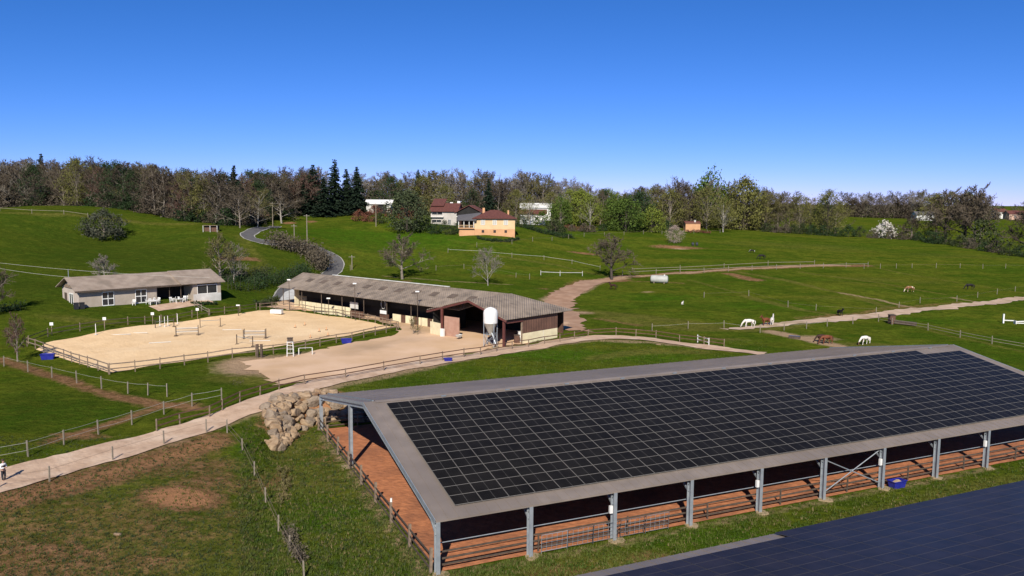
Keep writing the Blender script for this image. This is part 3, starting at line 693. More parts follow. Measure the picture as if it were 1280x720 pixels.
# columns counted from the pale strip without panels
def u2_at(px, w):
    lo, hi = -40, 200; c, s = math.cos(PITCH), math.sin(PITCH)
    for _ in range(50):
        m = (lo+hi)/2; p = Bf2(m, w, RH-SL*abs(w-BW/2)); x = 640 + FP*p.x/(p.y*c-(p.z-CAMH)*s)
        if x < px: lo = m
        else: hi = m
    return lo
ustep = u2_at(972, BW-.2); c2 = int(round((ustep-1.2)/PA)); u20 = ustep-c2*PA
def panels2():
    dv = Vector(V)*cs_ - Z*sn_; n = dv.cross(U).normalized(); n = n if n.z > 0 else -n
    wbot = BW-.12; rows = 14; items = []
    for i in range(int((BAY*9-.8-u20)/PA)):
        for r in range(rows):
            if r == 0 and i < c2: continue
            c = slp2(u20+(i+.5)*PA, wbot) - dv*(r+.5)*PB + n*.10; items.append(c)
    camp = Vector((0, 0, CAMH)); fwd = Vector((0, 1, 0))
    def vis(c): 
        d = c-camp; cc, s = math.cos(PITCH), math.sin(PITCH); dep = d.y*cc-d.z*s; px = 640+FP*d.x/dep; py = 360-FP*(d.y*s+d.z*cc)/dep
        return 0 if (px < 1310 and py < 740) else 1
    items.sort(key=lambda c: (vis(c), (c-camp).length))
    mb0 = MB(); add_panel(mb0, Vector((0,0,0)), Vector(U), dv, n); first = None
    for c in items[:100]:
        if first is None: o = mb0.build('solar_panel', M['panel2'], rf2); first = o
        else: o = first.copy(); link(o, rf2)
        o.location = c
    rest = MB()
    for c in items[100:]: add_panel(rest, c, Vector(U), dv, n)
    o = rest.build('solar_panel', M['panel2'], rf2); o['kind'] = 'stuff'
panels2()

# ---------------------------------------------------------------- boulder wall
bw = thing('boulder_retaining_wall', 'rough stone boulder wall holding the bank behind the left end of the covered arena', 'wall', wall_base[0])
br = random.Random(5)
def boulder_mesh(seed, m):
    r = random.Random(seed); import bmesh
    bm = bmesh.new(); bmesh.ops.create_icosphere(bm, subdivisions=2, radius=1.0)
    cuts = [((Vector(a)+Vector((r.gauss(0,.22), r.gauss(0,.22), r.gauss(0,.22)))).normalized(), r.uniform(.55,.72)) for a in ((1,0,0),(-1,0,0),(0,1,0),(0,-1,0),(0,0,1),(0,0,-1))]+[(Vector((r.gauss(0,1), r.gauss(0,1), r.gauss(0,1))).normalized(), r.uniform(.68,.85)) for _ in range(5)]
    for v in bm.verts:
        for n, d in cuts:
            q = v.co.dot(n)
            if q > d: v.co -= n*(q-d)
        v.co *= r.uniform(.96,1.04)
    me = bpy.data.meshes.new('boulder'); bm.to_mesh(me); bm.free(); me.materials.append(m); return me
bms = [boulder_mesh(s, M['rock'] if s % 3 else M['rock2']) for s in range(7)]
def curve_at(pts, s):
    L = [0]
    for a, b in zip(pts[:-1], pts[1:]): L.append(L[-1]+(b-a).length)
    x = s*L[-1]
    for i in range(len(pts)-1):
        if x <= L[i+1] or i == len(pts)-2: return pts[i].lerp(pts[i+1], (x-L[i])/(L[i+1]-L[i]))
wb, wt_ = wall_base[:8], wall_top[:8]
cells = []
def seglerp(pts, f): i = min(int(f), len(pts)-2); return pts[i].lerp(pts[i+1], f-i)
f = 0.0
while f < 4.6:
    i = min(int(f), 6); seg = (wt_[i+1]-wt_[i]).length
    nr = max(4, int((seglerp(wt_, f)-seglerp(wb, f)).length/.85))
    for r in range(nr):
        tt = (r+.3)/(nr-.1); jf = max(0, min(7, f+br.uniform(-.1,.1)/max(seg,1)+ (r % 2)*.45/seg))
        b0 = seglerp(wb, jf); t0 = seglerp(wt_, jf); c_ = b0.lerp(t0, tt); c_.z = max(H(c_.x, c_.y), 0)+.12; cells.append(c_)
    f += 1.0/seg
# rounded end of the wall at the left tip
for q in range(5):
    c_ = wb[0].lerp(wt_[0], q/12)+Vector((br.uniform(-1.0,.2), br.uniform(-.7,.3), 0)); c_.z = H(c_.x, c_.y)+.1; cells.append(c_)
camp = Vector((0,0,CAMH)); cells.sort(key=lambda c: (c-camp).length)
restb = MB()
for i, c in enumerate(cells):
    o = bpy.data.objects.new('boulder', bms[br.randrange(7)]); s = br.uniform(.52,1.02)
    sc3 = Vector((s*br.uniform(.85,1.25), s*br.uniform(.85,1.1), s*br.uniform(.7,.95))); rot = (br.uniform(-.4,.4), br.uniform(-.4,.4), br.uniform(0,6.28))
    if i < 99:
        link(o, bw); o.location = c-bw.location; o.scale = sc3; o.rotation_euler = rot
    else:
        mt = Matrix.Translation(c-bw.location) @ Vector(rot).to_track_quat('Z','Y').to_matrix().to_4x4() @ Matrix.Diagonal((*sc3, 1))
        restb.mesh([mt @ v.co for v in o.data.vertices], [tuple(p.vertices) for p in o.data.polygons]); bpy.data.objects.remove(o)
if restb.v: o = restb.build('boulder', M['rock'], bw); o['kind'] = 'stuff'

# ---------------------------------------------------------------- stable
ta = Vector((.764,-.645,0)); na = Vector((.645,.764,0))
def T(t, n, z): return ta*t + na*n + Z*z
st = thing('stable', 'long stable with grey fibre cement roof and cream stall fronts beside the sand arena', 'stable', T(-100,94,3))
SB = st.location.copy()
def Ts(t, n, z): return T(t, n, z)-SB
gz = 3.0
t0 = -138.2; tE = -93.0; ez, rz = 6.9, 9.35
A = MB()
A.slab([Ts(t0,91.8,ez), Ts(-88.5,91.8,ez-.05), Ts(-83,98.3,rz), Ts(t0-.6,98.3,rz)], .08)
A.slab([Ts(t0-.6,98.3,rz), Ts(-83,98.3,rz), Ts(-76.5,105,ez), Ts(t0-.6,105,ez)], .08)
A2 = A.build('roof', M['fib'], st); 
A2.rotation_euler = (0,0,0)
Bm = MB()
apx = (-82.6, 87.7)
Bm.slab([Ts(-93.2,89.3,ez-.1), Ts(apx[0],apx[1],rz+.05), Ts(-83.2,98.4,rz+.06), Ts(-91.5,95.0,7.65)], .08)
Bm.slab([Ts(apx[0],apx[1],rz+.05), Ts(-75.9,88.6,ez), Ts(-75.2,101.4,ez), Ts(-83.2,98.4,rz+.06)], .08)
Bm.slab([Ts(-83.2,98.35,rz+.04), Ts(-75.2,101.4,ez), Ts(-75.6,104.9,ez-.1),Ts(-77,104.9,ez-.1)], .08)
Bm.build('roof', M['fib'], st)
wg = MB(); wg.beam(Ts(-130,105.1,ez+.12), Ts(-95,105.1,ez+.12), .3, .16); wg.build('gutter', M['white'], st)
# far eave capping seen as a pale line above the ridge
rg = MB(); rg.beam(Ts(-129,98.3,rz+.12), Ts(-97,98.3,rz+.12), .35, .12); rg.build('ridge_cap', M['white_dirty'], st)
for q in range(11):
    tt = -133.5+q*4.35; n0 = 95.6; z0 = ez+(n0-91.8)*(rz-ez)/6.5
    mb = MB(); mb.slab([Ts(tt,n0-.65,z0-.24+.06), Ts(tt+1.5,n0-.65,z0-.24+.06), Ts(tt+1.5,n0+.65,z0+.24+.06), Ts(tt,n0+.65,z0+.24+.06)], .05)
    mb.build('skylight', M['skylight'], st)
# back wall, floor-to-roof, near-black sheets standing in for the shade of the open front
mb = MB(); mb.box(0,1,0,1,0,1)
def wall(name, a, b, z0, z1, th, m, par=None):
    w = MB(); a = Vector(a); b = Vector(b); a.z = b.z = (z0+z1)/2; w.beam(a, b, th, z1-z0); return w.build(name, m, par or st)
wall('back_wall', Ts(-136,104,0), Ts(-77,104,0), -.8, ez-gz+.1, .25, M['brown_wood'])
wall('end_wall', Ts(-135.2,93.7,0), Ts(-135.2,104,0), -.8, 4.0, .25, M['cream'])
wall('upper_boarding', Ts(-135,94.7,0), Ts(-93,94.7,0), 2.2, 4.6, .12, M['dark'])  # dark sheet painted as shade under the eave; the front is open here
wall('inner_wall', Ts(-135,96.4,0), Ts(-93,96.4,0), -.6, 4.6, .12, M['dark'])  # interior shade put into the wall colour
# stall fronts: cream panels and brown doors
segs = []
t = -133.6
for q in range(9): segs.append((t, t+1.62, 'cream')); t += 1.72
stall = []
for a_, b_, kk in segs: stall.append(wall('stall_front', Ts(a_,94.0,0), Ts(b_,94.0,0), -.5, 1.35, .14, M['cream']))
wall('hay_box', Ts(-118.0,93.9,0), Ts(-114.6,93.9,0), -.4, .9, .5, M['brown_wood'])
wall('notice_board', Ts(-118.0,93.7,0), Ts(-115.7,93.7,0), 1.35, 2.5, .06, M['white_dirty'])
wall('tack_room_door', Ts(-109.9,93.9,0), Ts(-107.6,93.9,0), -.4, 1.1, .15, M['brown_wood'])
bd = wall('emblem_board', Ts(-109.7,93.75,0), Ts(-107.8,93.75,0), 1.2, 3.9, .08, M['dark'])
sb = wall('name_board', Ts(-109.6,93.65,0), Ts(-107.9,93.65,0), 1.15, 1.75, .06, M['white'], st)
em = MB(); ring = [Ts(-108.75+math.cos(a)*.55, 93.64, 2.9+math.sin(a)*.8) for a in [i*math.pi/10 for i in range(21)]]; ring = [Vector((p.x, p.y, p.z-gz+0)) for p in ring]
ring = [Ts(-108.75,93.66,0)*1 + ta*math.cos(i*math.pi/10)*.55 + Z*(gz*0+2.85+math.sin(i*math.pi/10)*.8-Ts(-108.75,93.66,0).z) for i in range(21)]
em.tube(ring, .06, 5, False); em.build('emblem', M['white_dirty'], st)
t = -106.6
for q in range(5):
    if q < 4 or True:
        wall('stall_front', Ts(t,94.0,0), Ts(t+2.1,94.0,0), -.6, 1.35, .14, M['cream'])
        wall('stall_door', Ts(t+2.15,94.0,0), Ts(t+3.15,94.0,0), -.6, 1.35, .12, M['brown_wood']); t += 3.3
    if t > -93: break
for q in range(8):
    tt = -137.0+q*6.15; mb = MB(); mb.beam(Ts(tt,92.3,gz-.6), Ts(tt,92.3,ez), .12,.12); mb.build('post', M['wood_dark'], st)
# the gable wing
mb = MB(); z1 = ez-.3
wall('gable_post', Ts(-89.2,88.6,0), Ts(-88.9,88.6,0), -.6, 4.4, .3, M['red_steel'])
wall('corner_post', Ts(-76.7,88.9,0), Ts(-76.4,88.9,0), -.6, 3.7, .3, M['red_steel'])
wall('cream_wall', Ts(-92.6,89.6,0), Ts(-89.4,88.9,0), -.6, 1.9, .2, M['cream'])
wall('sliding_door', Ts(-88.8,88.9,0), Ts(-85.6,88.9,0), -.5, 3.2, .12, mat('pinkish_door', (.36,.20,.14), .85, (.42,.25,.18), 1.5))
wall('feed_hatch', Ts(-88.9,88.2,0), Ts(-88.2,88.2,0), -.5, 1.3, .3, M['white'])
wall('wing_inner_wall', Ts(-88,100.5,0), Ts(-76.6,100.5,0), -.8, 4.0, .2, M['dark'])  # this and the left wall are near-black to paint the wing's inner shade
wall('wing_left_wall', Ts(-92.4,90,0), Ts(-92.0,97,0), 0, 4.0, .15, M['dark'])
wall('wing_side_base', Ts(-76.3,92.8,0), Ts(-75.9,100.9,0), -.9, 1.35, .25, M['cream'])
sc1 = wall('wing_side_cladding', Ts(-76.25,92.8,0), Ts(-75.85,100.9,0), 1.35, 3.85, .16, M['red_wood'])
wall('downpipe', Ts(-76.0,97.5,0), Ts(-76.0,97.62,0), -.6, 3.8, .12, M['white'])
wall('side_lintel', Ts(-76.4,89,0), Ts(-76.2,92.8,0), 3.2, 3.6, .2, M['red_steel'])
wall('side_post', Ts(-76.3,92.6,0), Ts(-76.3,92.8,0), -.8, 3.6, .2, M['wood'])
fr = MB()
fr.beam(Ts(-93.1,89.2,ez-.45), Ts(apx[0],apx[1]+.05,rz-.22), .12, .3); fr.beam(Ts(apx[0],apx[1]+.05,rz-.22), Ts(-75.9,88.7,ez-.28), .12, .3); fr.build('bargeboard', M['red_steel'], st)

def lamp_mast(px, py, h, label, grp=None):
    p = at(px, py); t = thing('lamp_mast', label, 'lamp', p)
    mb = MB(); mb.tube([(0,0,-.2),(0,0,h)], [.07,.045], 6); mb.build('pole', M['wood_dark'], t)
    mb = MB(); mb.beam((-.32,0,h+.05),(.32,0,h+.05),.28,.2); mb.build('floodlight', M['white'], t); return t

# feed silo in front of the stable wing
sp_ = P(613, 434, 2.8); sp_.z = H(sp_.x, sp_.y)
silo = thing('feed_silo', 'white feed silo on a galvanised frame in front of the stable opening', 'silo', sp_); silo.scale = (.86, .86, .95)
mb = MB()
def lathe(mb, prof, n=20, c=(0,0)):
    vs = [(c[0]+r*math.cos(2*math.pi*k/n), c[1]+r*math.sin(2*math.pi*k/n), z) for r, z in prof for k in range(n)]
    fs = [(i*n+k, i*n+(k+1)%n, (i+1)*n+(k+1)%n, (i+1)*n+k) for i in range(len(prof)-1) for k in range(n)]
    mb.mesh(vs, fs)
lathe(mb, [(1.2,3.75),(1.22,3.85),(1.22,5.35),(1.1,5.75),(.7,6.05),(.2,6.2),(0.01,6.22)]); mb.build('tank', M['white'], silo, True)
mb = MB(); lathe(mb, [(1.18,3.75),(.3,2.1),(.28,1.85)]); mb.build('hopper', mat('dull_hopper_metal', (.27,.24,.20), .6, (.33,.30,.25), 2.0), silo, True)
for a in range(4):
    x, y = 1.27*math.cos(a*math.pi/2+.5), 1.27*math.sin(a*math.pi/2+.5); x2, y2 = 1.27*math.cos(a*math.pi/2+.5+math.pi/2), 1.27*math.sin(a*math.pi/2+.5+math.pi/2)
    mb = MB(); mb.beam((x,y,-.1),(x,y,4.0),.1,.1); mb.build('leg', M['steel'], silo)
    mb = MB(); mb.beam((x,y,.4),(x2,y2,2.0),.05,.05); mb.beam((x,y,2.0),(x2,y2,.4),.05,.05); mb.beam((x,y,2.1),(x2,y2,2.1),.06,.06); mb.build('brace', M['steel'], silo)
mb = MB(); mb.tube([(.2,-.2,2.3),(.7,-.8,1.2),(.9,-1.1,.6)], .1, 8); mb.build('auger_pipe', M['steel'], silo)
mb = MB(); lathe(mb, [(1.5,-.1),(1.5,.08),(.01,.08)], 16); mb.build('base_slab', M['concrete'], silo)

# ---------------------------------------------------------------- clubhouse
ho = Vector((-73.7,137,0)); e1 = Vector((.70,.714,0)); e2 = Vector((-.714,.70,0)); hz0 = max(H(ho.x+e1.x*u, ho.y+e1.y*u) for u in (0, 6, 12))+.02; print('house floor', hz0)
hs = thing('clubhouse', 'low grey block clubhouse with brown corrugated roof above the sand arena', 'house', ho+Z*hz0)
def h(u, w, z): return e1*u+e2*w+Z*z
def hw(name, u0_, u1, w, z0, z1, m, th=.2, par=None, axis=0):
    mb = MB(); a = h(u0_, w, (z0+z1)/2) if axis == 0 else h(w, u0_, (z0+z1)/2); b = h(u1, w, (z0+z1)/2) if axis == 0 else h(w, u1, (z0+z1)/2)
    mb.beam(a, b, th, z1-z0); return mb.build(name, m, par or hs)
wh, rh_, hwid, Lm = 3.0, 4.9, 8.6, 18.9
w1 = hw('front_wall', 0, 13.0, 0, -1, wh, M['block'])
hw('back_wall', 0, 24.5, hwid, -1, wh, M['block'])
gm = MB(); pts = [h(0,0,-1), h(0,hwid,-1), h(0,hwid,wh-.1), h(0,hwid/2,rh_-.25), h(0,0,wh-.1)]; gm.mesh([p for p in pts]+[p+e1*.2 for p in pts], [(0,1,2,3,4),(9,8,7,6,5)]+[(i,(i+1)%5,(i+1)%5+5,i+5) for i in range(5)])
g = gm.build('gable_wall', mat('beige_render', (.50,.42,.36), .9, (.44,.37,.31), 1.0), hs)
hw('gable_cladding', 1.6, 7.0, -.1, 3.0, 3.6, M['wood'], .1, axis=1)
gm = MB(); pts = [h(24.5,0,-1), h(24.5,hwid,-1), h(24.5,hwid,wh), h(24.5,hwid/2,rh_-.25), h(24.5,0,wh)]; gm.mesh([p for p in pts]+[p-e1*.2 for p in pts], [(4,3,2,1,0),(5,6,7,8,9)]+[(i,(i+1)%5,(i+1)%5+5,i+5) for i in range(5)])
gm.build('gable_wall', M['wood_dark'], hs)  # right gable coloured dark as its shaded side
rm = MB(); rm.slab([h(-.9,-.8,wh-.12), h(Lm,-.8,wh-.12), h(Lm,hwid/2,rh_), h(-.9,hwid/2,rh_)], .12); rm.slab([h(-.9,hwid/2,rh_), h(Lm,hwid/2,rh_), h(Lm,hwid+.8,wh-.12), h(-.9,hwid+.8,wh-.12)], .12)
rfh = rm.build('roof', M['fib_house'], hs)
rm = MB(); rm.slab([h(Lm-2.0,-1.9,wh-.05), h(25.3,-1.9,wh-.05), h(25.3,hwid/2,rh_+.12), h(Lm-2.0,hwid/2,rh_+.12)], .12); rm.slab([h(Lm,hwid/2,rh_+.12), h(25.3,hwid/2,rh_+.12), h(25.3,hwid+.8,wh), h(Lm,hwid+.8,wh)], .12)
rm.build('roof', M['fib_house'], hs)
hw('fascia', -.9, Lm, -.85, wh-.42, wh-.16, M['wood_dark'], .06)
hw('porch_back_wall', 13.0, 19.3, 2.8, -1, wh, M['dark']); hw('porch_side_wall', 0, 2.8, 13.0, -1, wh, M['block'], .2, axis=1)  # back wall near-black, the porch shade put into its colour
hw('porch_beam', 13, 19.3, -.3, wh-.5, wh-.3, M['wood_dark'])
for q in (15.3, 17.4): mb = MB(); mb.beam(h(q,-.2,0), h(q,-.2,wh-.3), .12, .12); mb.build('porch_post', M['wood_dark'], hs)
hw('wing_wall', 19.3, 24.6, -1.2, -1, .85, M['white_dirty']); hw('wing_wall', 19.3, 20.1, -1.2, .85, wh-.1, M['block']); hw('wing_wall', 23.9, 24.6, -1.2, .85, wh-.1, M['block']); hw('wing_side', -1.2, 2.8, 19.3, -1, wh, M['block'], axis=1); hw('wing_side', -1.2, 4, 24.55, -1, wh-.1, M['block'], axis=1)
def window(u0_, u1, w, z0, z1, nm='window', leaf=2, base=hs, ff=h, th=.08, axis=0, glass=None):
    mb = MB(); f = lambda u, z: (ff(u, w, z) if axis == 0 else ff(w, u, z)); t_ = .15
    mb.beam(f(u0_,z0), f(u1,z0), th, t_); mb.beam(f(u0_,z1), f(u1,z1), th, t_)
    for q in range(leaf+1): u = u0_+(u1-u0_)*q/leaf; mb.beam(f(u,z0), f(u,z1), t_*1.3, th)
    if nm == 'french_door': mb.beam(f(u0_,(z0+z1)/2), f(u1,(z0+z1)/2), th, t_)
    fr = mb.build(nm, M['white'], base); mb = MB(); mb.beam(f(u0_,(z0+z1)/2), f(u1,(z0+z1)/2), .05, z1-z0); mb.build('pane', glass or M['glass'], fr); return fr
window(3.7,5.6,-.13,.0,2.35,'french_door',2); window(9.3,11.2,-.13,.0,2.35,'french_door',2)
window(20.1,23.9,-1.25,.85,2.5,'window',2)
window(2.6,4.6,-.1,-.1,2.1,'gable_door',2,axis=1)
hw('gable_shutter', 6.2, 7.3, -.06, .2, 2.0, M['wood_dark'], .08, axis=1)
mb = MB(); mb.tube([h(-.2,4.3,3.5), h(-.2,4.3,6.3)], .05, 5); mb.build('aerial_pole', M['steel'], hs)
for q, (u_, lab) in enumerate([(.2,'left'),(1.1,'right')]):
    p = ho+h(u_-1.0,-.9,0); t = thing('wheelie_bin', 'dark wheelie bin standing against the left corner of the clubhouse' if q == 0 else 'second dark wheelie bin at the clubhouse corner, nearer the french doors', 'bin', (p.x, p.y, H(p.x, p.y)), .7)
    mb = MB(); mb.box(-.35,.35,-.35,.35,0,1.0); mb.build('bin_body', M['black'], t); mb = MB(); mb.box(-.38,.38,-.4,.38,1.002,1.1); mb.build('lid', M['black'], t)
    mb = MB(); mb.tube([(-.3,.3,.12),(.3,.3,.12)], .12, 8); mb.build('wheels', M['black'], t)
# white garden chairs and tables on the terrace
def garden_chair():
    t = thing('garden_chair', '', 'chair', group='white garden chairs outside the clubhouse')
    mb = MB(); mb.box(-.25,.25,-.25,.25,.4,.46); mb.build('seat', M['white'], t)
    mb = MB(); mb.beam((-.2,.26,.45),(-.2,.34,.95),.06,.05); mb.beam((.2,.26,.45),(.2,.34,.95),.06,.05); mb.beam((-.25,.34,.9),(.25,.34,.9),.05,.2); mb.beam((-.23,.3,.65),(.23,.3,.65),.04,.12); mb.build('backrest', M['white'], t)
    for x in (-.22,.22):
        for y in (-.22,.22): mb = MB(); mb.beam((x,y,0),(x,y,.42),.05,.05); mb.build('leg', M['white'], t)
    mb = MB()
    for x in (-.27,.27): mb.beam((x,-.25,.66),(x,.3,.68),.05,.04); mb.beam((x,-.22,.42),(x,-.22,.66),.04,.04)
    mb.build('armrests', M['white'], t)
    return t
gc0 = None
for i, (u_, w_, a) in enumerate([(8.6,-1.0,.3),(10.9,-1.1,2),(11.4,-1.4,.9),(11.9,-1.0,-.6),(12.3,-1.5,1.4),(12.8,-1.2,0),(15.0,-1.6,.8),(15.6,-1.2,-1.2),(16.6,-1.7,2.6),(17.5,-1.4,.2),(17.9,-1.0,-.8)]):
    if gc0 is None: gc0 = garden_chair(); o = gc0
    else: o = copy_tree(gc0)
    o['label'] = 'white plastic garden chair in front of the clubhouse wall' if i < 6 else 'white plastic garden chair around the table at the clubhouse porch'
    o['group'] = 'white garden chairs by the clubhouse wall' if i < 6 else 'white garden chairs at the porch'
    p = ho+h(u_, w_, 0); o.location = (p.x, p.y, max(H(p.x, p.y), hz0-.3)+.03); o.rotation_euler = (0,0,a)
for u_, lab in ((11.6,'white garden table among the chairs by the clubhouse wall'),(16.3,'white garden table in front of the dark clubhouse porch')):
    p = ho+h(u_, -1.9, 0); t = thing('garden_table', lab, 'table', (p.x, p.y, H(p.x, p.y)+.03), .6)
    mb = MB(); mb.box(-.6,.6,-.4,.4,.7,.75); mb.build('tabletop', M['white'], t)
    for x in (-.5,.5):
        for y in (-.3,.3): mb = MB(); mb.beam((x,y,0),(x,y,.7),.06,.06); mb.build('leg', M['white'], t)

# ---------------------------------------------------------------- houses on the hill
def house(name, label, cat, px, py, rz, L, Wd, wall_h, roof_h, wm, rm_, hip=False, over=.5, base=None, lower=None, z=None):
    p = at(px, py) if z is None else z
    t = thing(name, label, cat, p, rz)
    mb = MB()
    if hip: mb.box(0,L,0,Wd,-1.5,wall_h)
    else:
        pr = [(0,-1.5),(Wd,-1.5),(Wd,wall_h),(Wd/2,wall_h+roof_h-.15),(0,wall_h)]
        mb.mesh([(0,y,z_) for y, z_ in pr]+[(L,y,z_) for y, z_ in pr], [(4,3,2,1,0),(5,6,7,8,9)]+[(i,(i+1)%5,(i+1)%5+5,i+5) for i in range(5)])
    mb.build('wall', wm, t)
    r = MB(); o_ = over; zt = wall_h+roof_h; zb = wall_h-.1
    if hip:
        i_ = Wd/2; a = [Vector(q) for q in [(-o_,-o_,zb),(L+o_,-o_,zb),(L+o_,Wd+o_,zb),(-o_,Wd+o_,zb),(i_,Wd/2,zt),(L-i_,Wd/2,zt)]]
        lo = [v-Z*.15 for v in a[:4]]
        r.mesh(a+lo, [(0,1,5,4),(1,2,5),(2,3,4,5),(3,0,4),(9,8,7,6),(0,6,7,1),(1,7,8,2),(2,8,9,3),(3,9,6,0)])
    else:
        r.slab([(-o_,-o_,zb),(L+o_,-o_,zb),(L+o_,Wd/2,zt),(-o_,Wd/2,zt)], .15); r.slab([(-o_,Wd/2,zt),(L+o_,Wd/2,zt),(L+o_,Wd+o_,zb),(-o_,Wd+o_,zb)], .15)
    rr = r.build('roof', rm_, t)
    return t, rr
def hwin(t, x, z, w=1.0, h_=1.2, y=-.04, frame=None, axis=0, glass=None):
    mb = MB(); f = (lambda a, b: Vector((a, y, b))) if axis == 0 else (lambda a, b: Vector((y, a, b)))
    mb.beam(f(x-w/2,z-h_/2), f(x+w/2,z-h_/2), .1,.1); mb.beam(f(x-w/2,z+h_/2), f(x+w/2,z+h_/2), .1,.1); mb.beam(f(x-w/2,z-h_/2), f(x-w/2,z+h_/2), .12,.1); mb.beam(f(x+w/2,z-h_/2), f(x+w/2,z+h_/2), .12,.1); mb.beam(f(x,z-h_/2), f(x,z+h_/2), .1,.09)
    w_ = mb.build('window', frame or M['white'], t); mb = MB(); mb.beam(f(x-w/2,z), f(x+w/2,z), .05, h_); mb.build('pane', glass or M['glass'], w_)
oh, oroof = house('farmhouse', 'ochre two-storey farmhouse with red hipped roof and balcony on the hillside', 'house', 593, 294, .04, 12.4, 10, 5.3, 2.4, M['orange_wall'], M['tile'], hip=True, over=.7)
for x in (2.6, 6.2, 9.6): hwin(oh, x, 3.9, 1.2, 1.4, glass=mat('pale_shutter', (.45,.42,.36), .7)); 
for x in (2.6, 6.2, 9.6): hwin(oh, x, 1.2, .7, .75, frame=M['brown_wood'])
mb = MB(); mb.box(.01,12.39,-.035,0,-1.4,1.9); mb.build('lower_render', M['orange_base'], oh)
mb = MB(); mb.box(2.5,3.2,6,6.7,6.2,8.3); mb.build('chimney', M['orange_base'], oroof); mb = MB(); mb.box(10.3,10.8,6,6.5,5.8,7.6); mb.build('chimney', M['orange_base'], oroof)
# balcony wing on its left
mb = MB(); mb.slab([(-5.3,-1.2,4.6),(.5,-1.2,4.6),(2.2,5,6.9),(-5.3,5,6.0)], .18); mb.build('porch_roof', M['tile_dark'], oh)
mb = MB(); mb.box(-4.9,-.02,-.8,5,2.0,2.25); mb.build('balcony_floor', M['orange_base'], oh)
mb = MB(); mb.box(-4.8,-.02,2.5,5,-1.5,4.6); mb.box(-4.6,-.021,-.2,2.5,-1.5,2.0); mb.build('porch_wall', M['orange_base'], oh); mb = MB(); mb.box(-4.0,-.6,2.4,2.49,2.3,4.4); mb.build('porch_opening', M['dark'], oh)  # dark slab on the porch wall painted as shade of an opening
for x in (-4.8,-3.2,-1.6,-.2): mb = MB(); mb.box(x-.12,x+.12,-.75,-.51,2.26,4.6); mb.build('column', M['white_dirty'], oh)
mb = MB(); mb.box(-4.9,-.02,-.82,-.77,3.0,3.1); [mb.box(-4.9+i*.4,-4.84+i*.4,-.82,-.77,2.26,3.0) for i in range(12)]; mb.build('balustrade', M['orange_wall'], oh)
rw, rwroof = house('white_house', 'white house with weathered red roof and dark open barn end left of the ochre farmhouse', 'house', 538.5, 279.5, -.12, 8.8, 10, 4.2, 2.7, mat('grey_white_render', (.50,.46,.42), .9, (.40,.37,.33), .5), M['tile'], over=.6)
hwin(rw, 2.2, 3.6, 3.6, 1.2, frame=M['white_dirty']); hwin(rw, 2.0, .9, 3.2, .9, frame=M['white_dirty']); hwin(rw, 6.4, .6, .9, 1.8)
mb = MB(); mb.box(-.2,4.4,-.9,-.02,2.2,2.35); mb.build('canopy', M['white'], rw)
dr, drr = house('open_barn', 'dark open barn with red gable roof attached to the white house', 'barn', 569, 279.5, -.12+1.57, 10, 8.6, 3.9, 2.4, M['dark'], M['tile'], over=.6)  # closed walls coloured near-black to stand for the shaded open interior
dr.location = rw.matrix_basis @ Vector((17.6, 0, 0)) if False else Vector(rw.location)+Vector((17.3*math.cos(-.12), 17.3*math.sin(-.12), 0))
mb = MB(); mb.box(-.1,.02,0,8.6,2.3,2.6); mb.build('eave_board', M['white_dirty'], dr)
rf3 = MB(); rf3.slab([(-.5,2,6.0),(4.0,2,6.0),(4.0,8,8.4),(-.5,8,8.4)], .2); rf3.build('tall_roof', M['tile'], rw)
for x in (5.5, 8.0): mb = MB(); mb.box(x,x+1.0,5.5,6.1,5.9,7.6 if x > 6 else 7.2); mb.build('rooflight', M['white'], rwroof)
wbn, _ = house('white_roofed_barn', 'small barn with bright white sheet roof beside the dark conifers', 'barn', 458, 266, .02, 9.5, 8, 3.6, 1.6, M['white_dirty'], M['white'], over=.7)
mb = MB(); mb.box(2.8,8.0,-.06,-.01,-.5,3.3); mb.build('opening', M['dark'], wbn)  # dark slab on the wall painted as the shade inside a doorway
w3, _ = house('white_cottage', 'white cottage with low red roof among the trees right of the ochre farmhouse', 'house', 650, 269, -.05, 9.5, 8, 3.6, 1.6, M['white'], M['tile'], over=.5, z=atd(650, 302)+Z*.2)
hwin(w3, 3, 1.8, 1.1, 1.3); hwin(w3, 6.4, 1.8, 1.1, 1.3)
w4, _ = house('white_villa', 'long white villa roof showing behind the red roofed cottage', 'house', 650, 262.5, -.03, 11.5, 8, 3.6, 1.6, M['white'], M['white'], over=.5)
hwin(w4, 8, 1.8, 1.1, 1.3); hwin(w4, 4, 1.8, 1.1, 1.3)
w4.location = (w3.location.x+.5, w3.location.y+12, w3.location.z+2.3)
br_, _ = house('brick_shed', 'small orange brick shed by the hedge left of the wide meadow', 'shed', 858, 278, .03, 5.8, 4, 2.4, .8, M['orange_base'], M['tile'], over=.2, z=atd(858, 318)+Z*.8)
mb = MB(); mb.box(3.6,4.2,1,1.6,2,3.6); mb.build('chimney', M['white_dirty'], _)
far_spots = [(1147, 560, 14, 8, 2.8, 2.2, M['white_dirty'], M['tile_dark'], 'grey roofed bungalow in front of the far wood on the right', 'bungalow'),
             (1247, 620, 8, 8, 4, 2.5, M['white'], M['tile'], 'distant pale house left of two at the right edge', 'distant_house'),
             (1263, 600, 14, 8, 3.4, 2.4, mat('pinkish_render', (.50,.33,.25), .9), M['tile'], 'distant pinkish brick house at the right edge', 'distant_house')]
for px, d_, L, Wd, wh_, rh2, a_, b_, lab, nm in far_spots:
    p = atd(px, d_); t, _ = house(nm, lab, 'house', 0, 0, 0, L, Wd, wh_, rh2, a_, b_, z=p+Z*1.0); hwin(t, L*.3, 1.6, 1.2, 1.3); hwin(t, L*.7, 1.6, 1.2, 1.3)
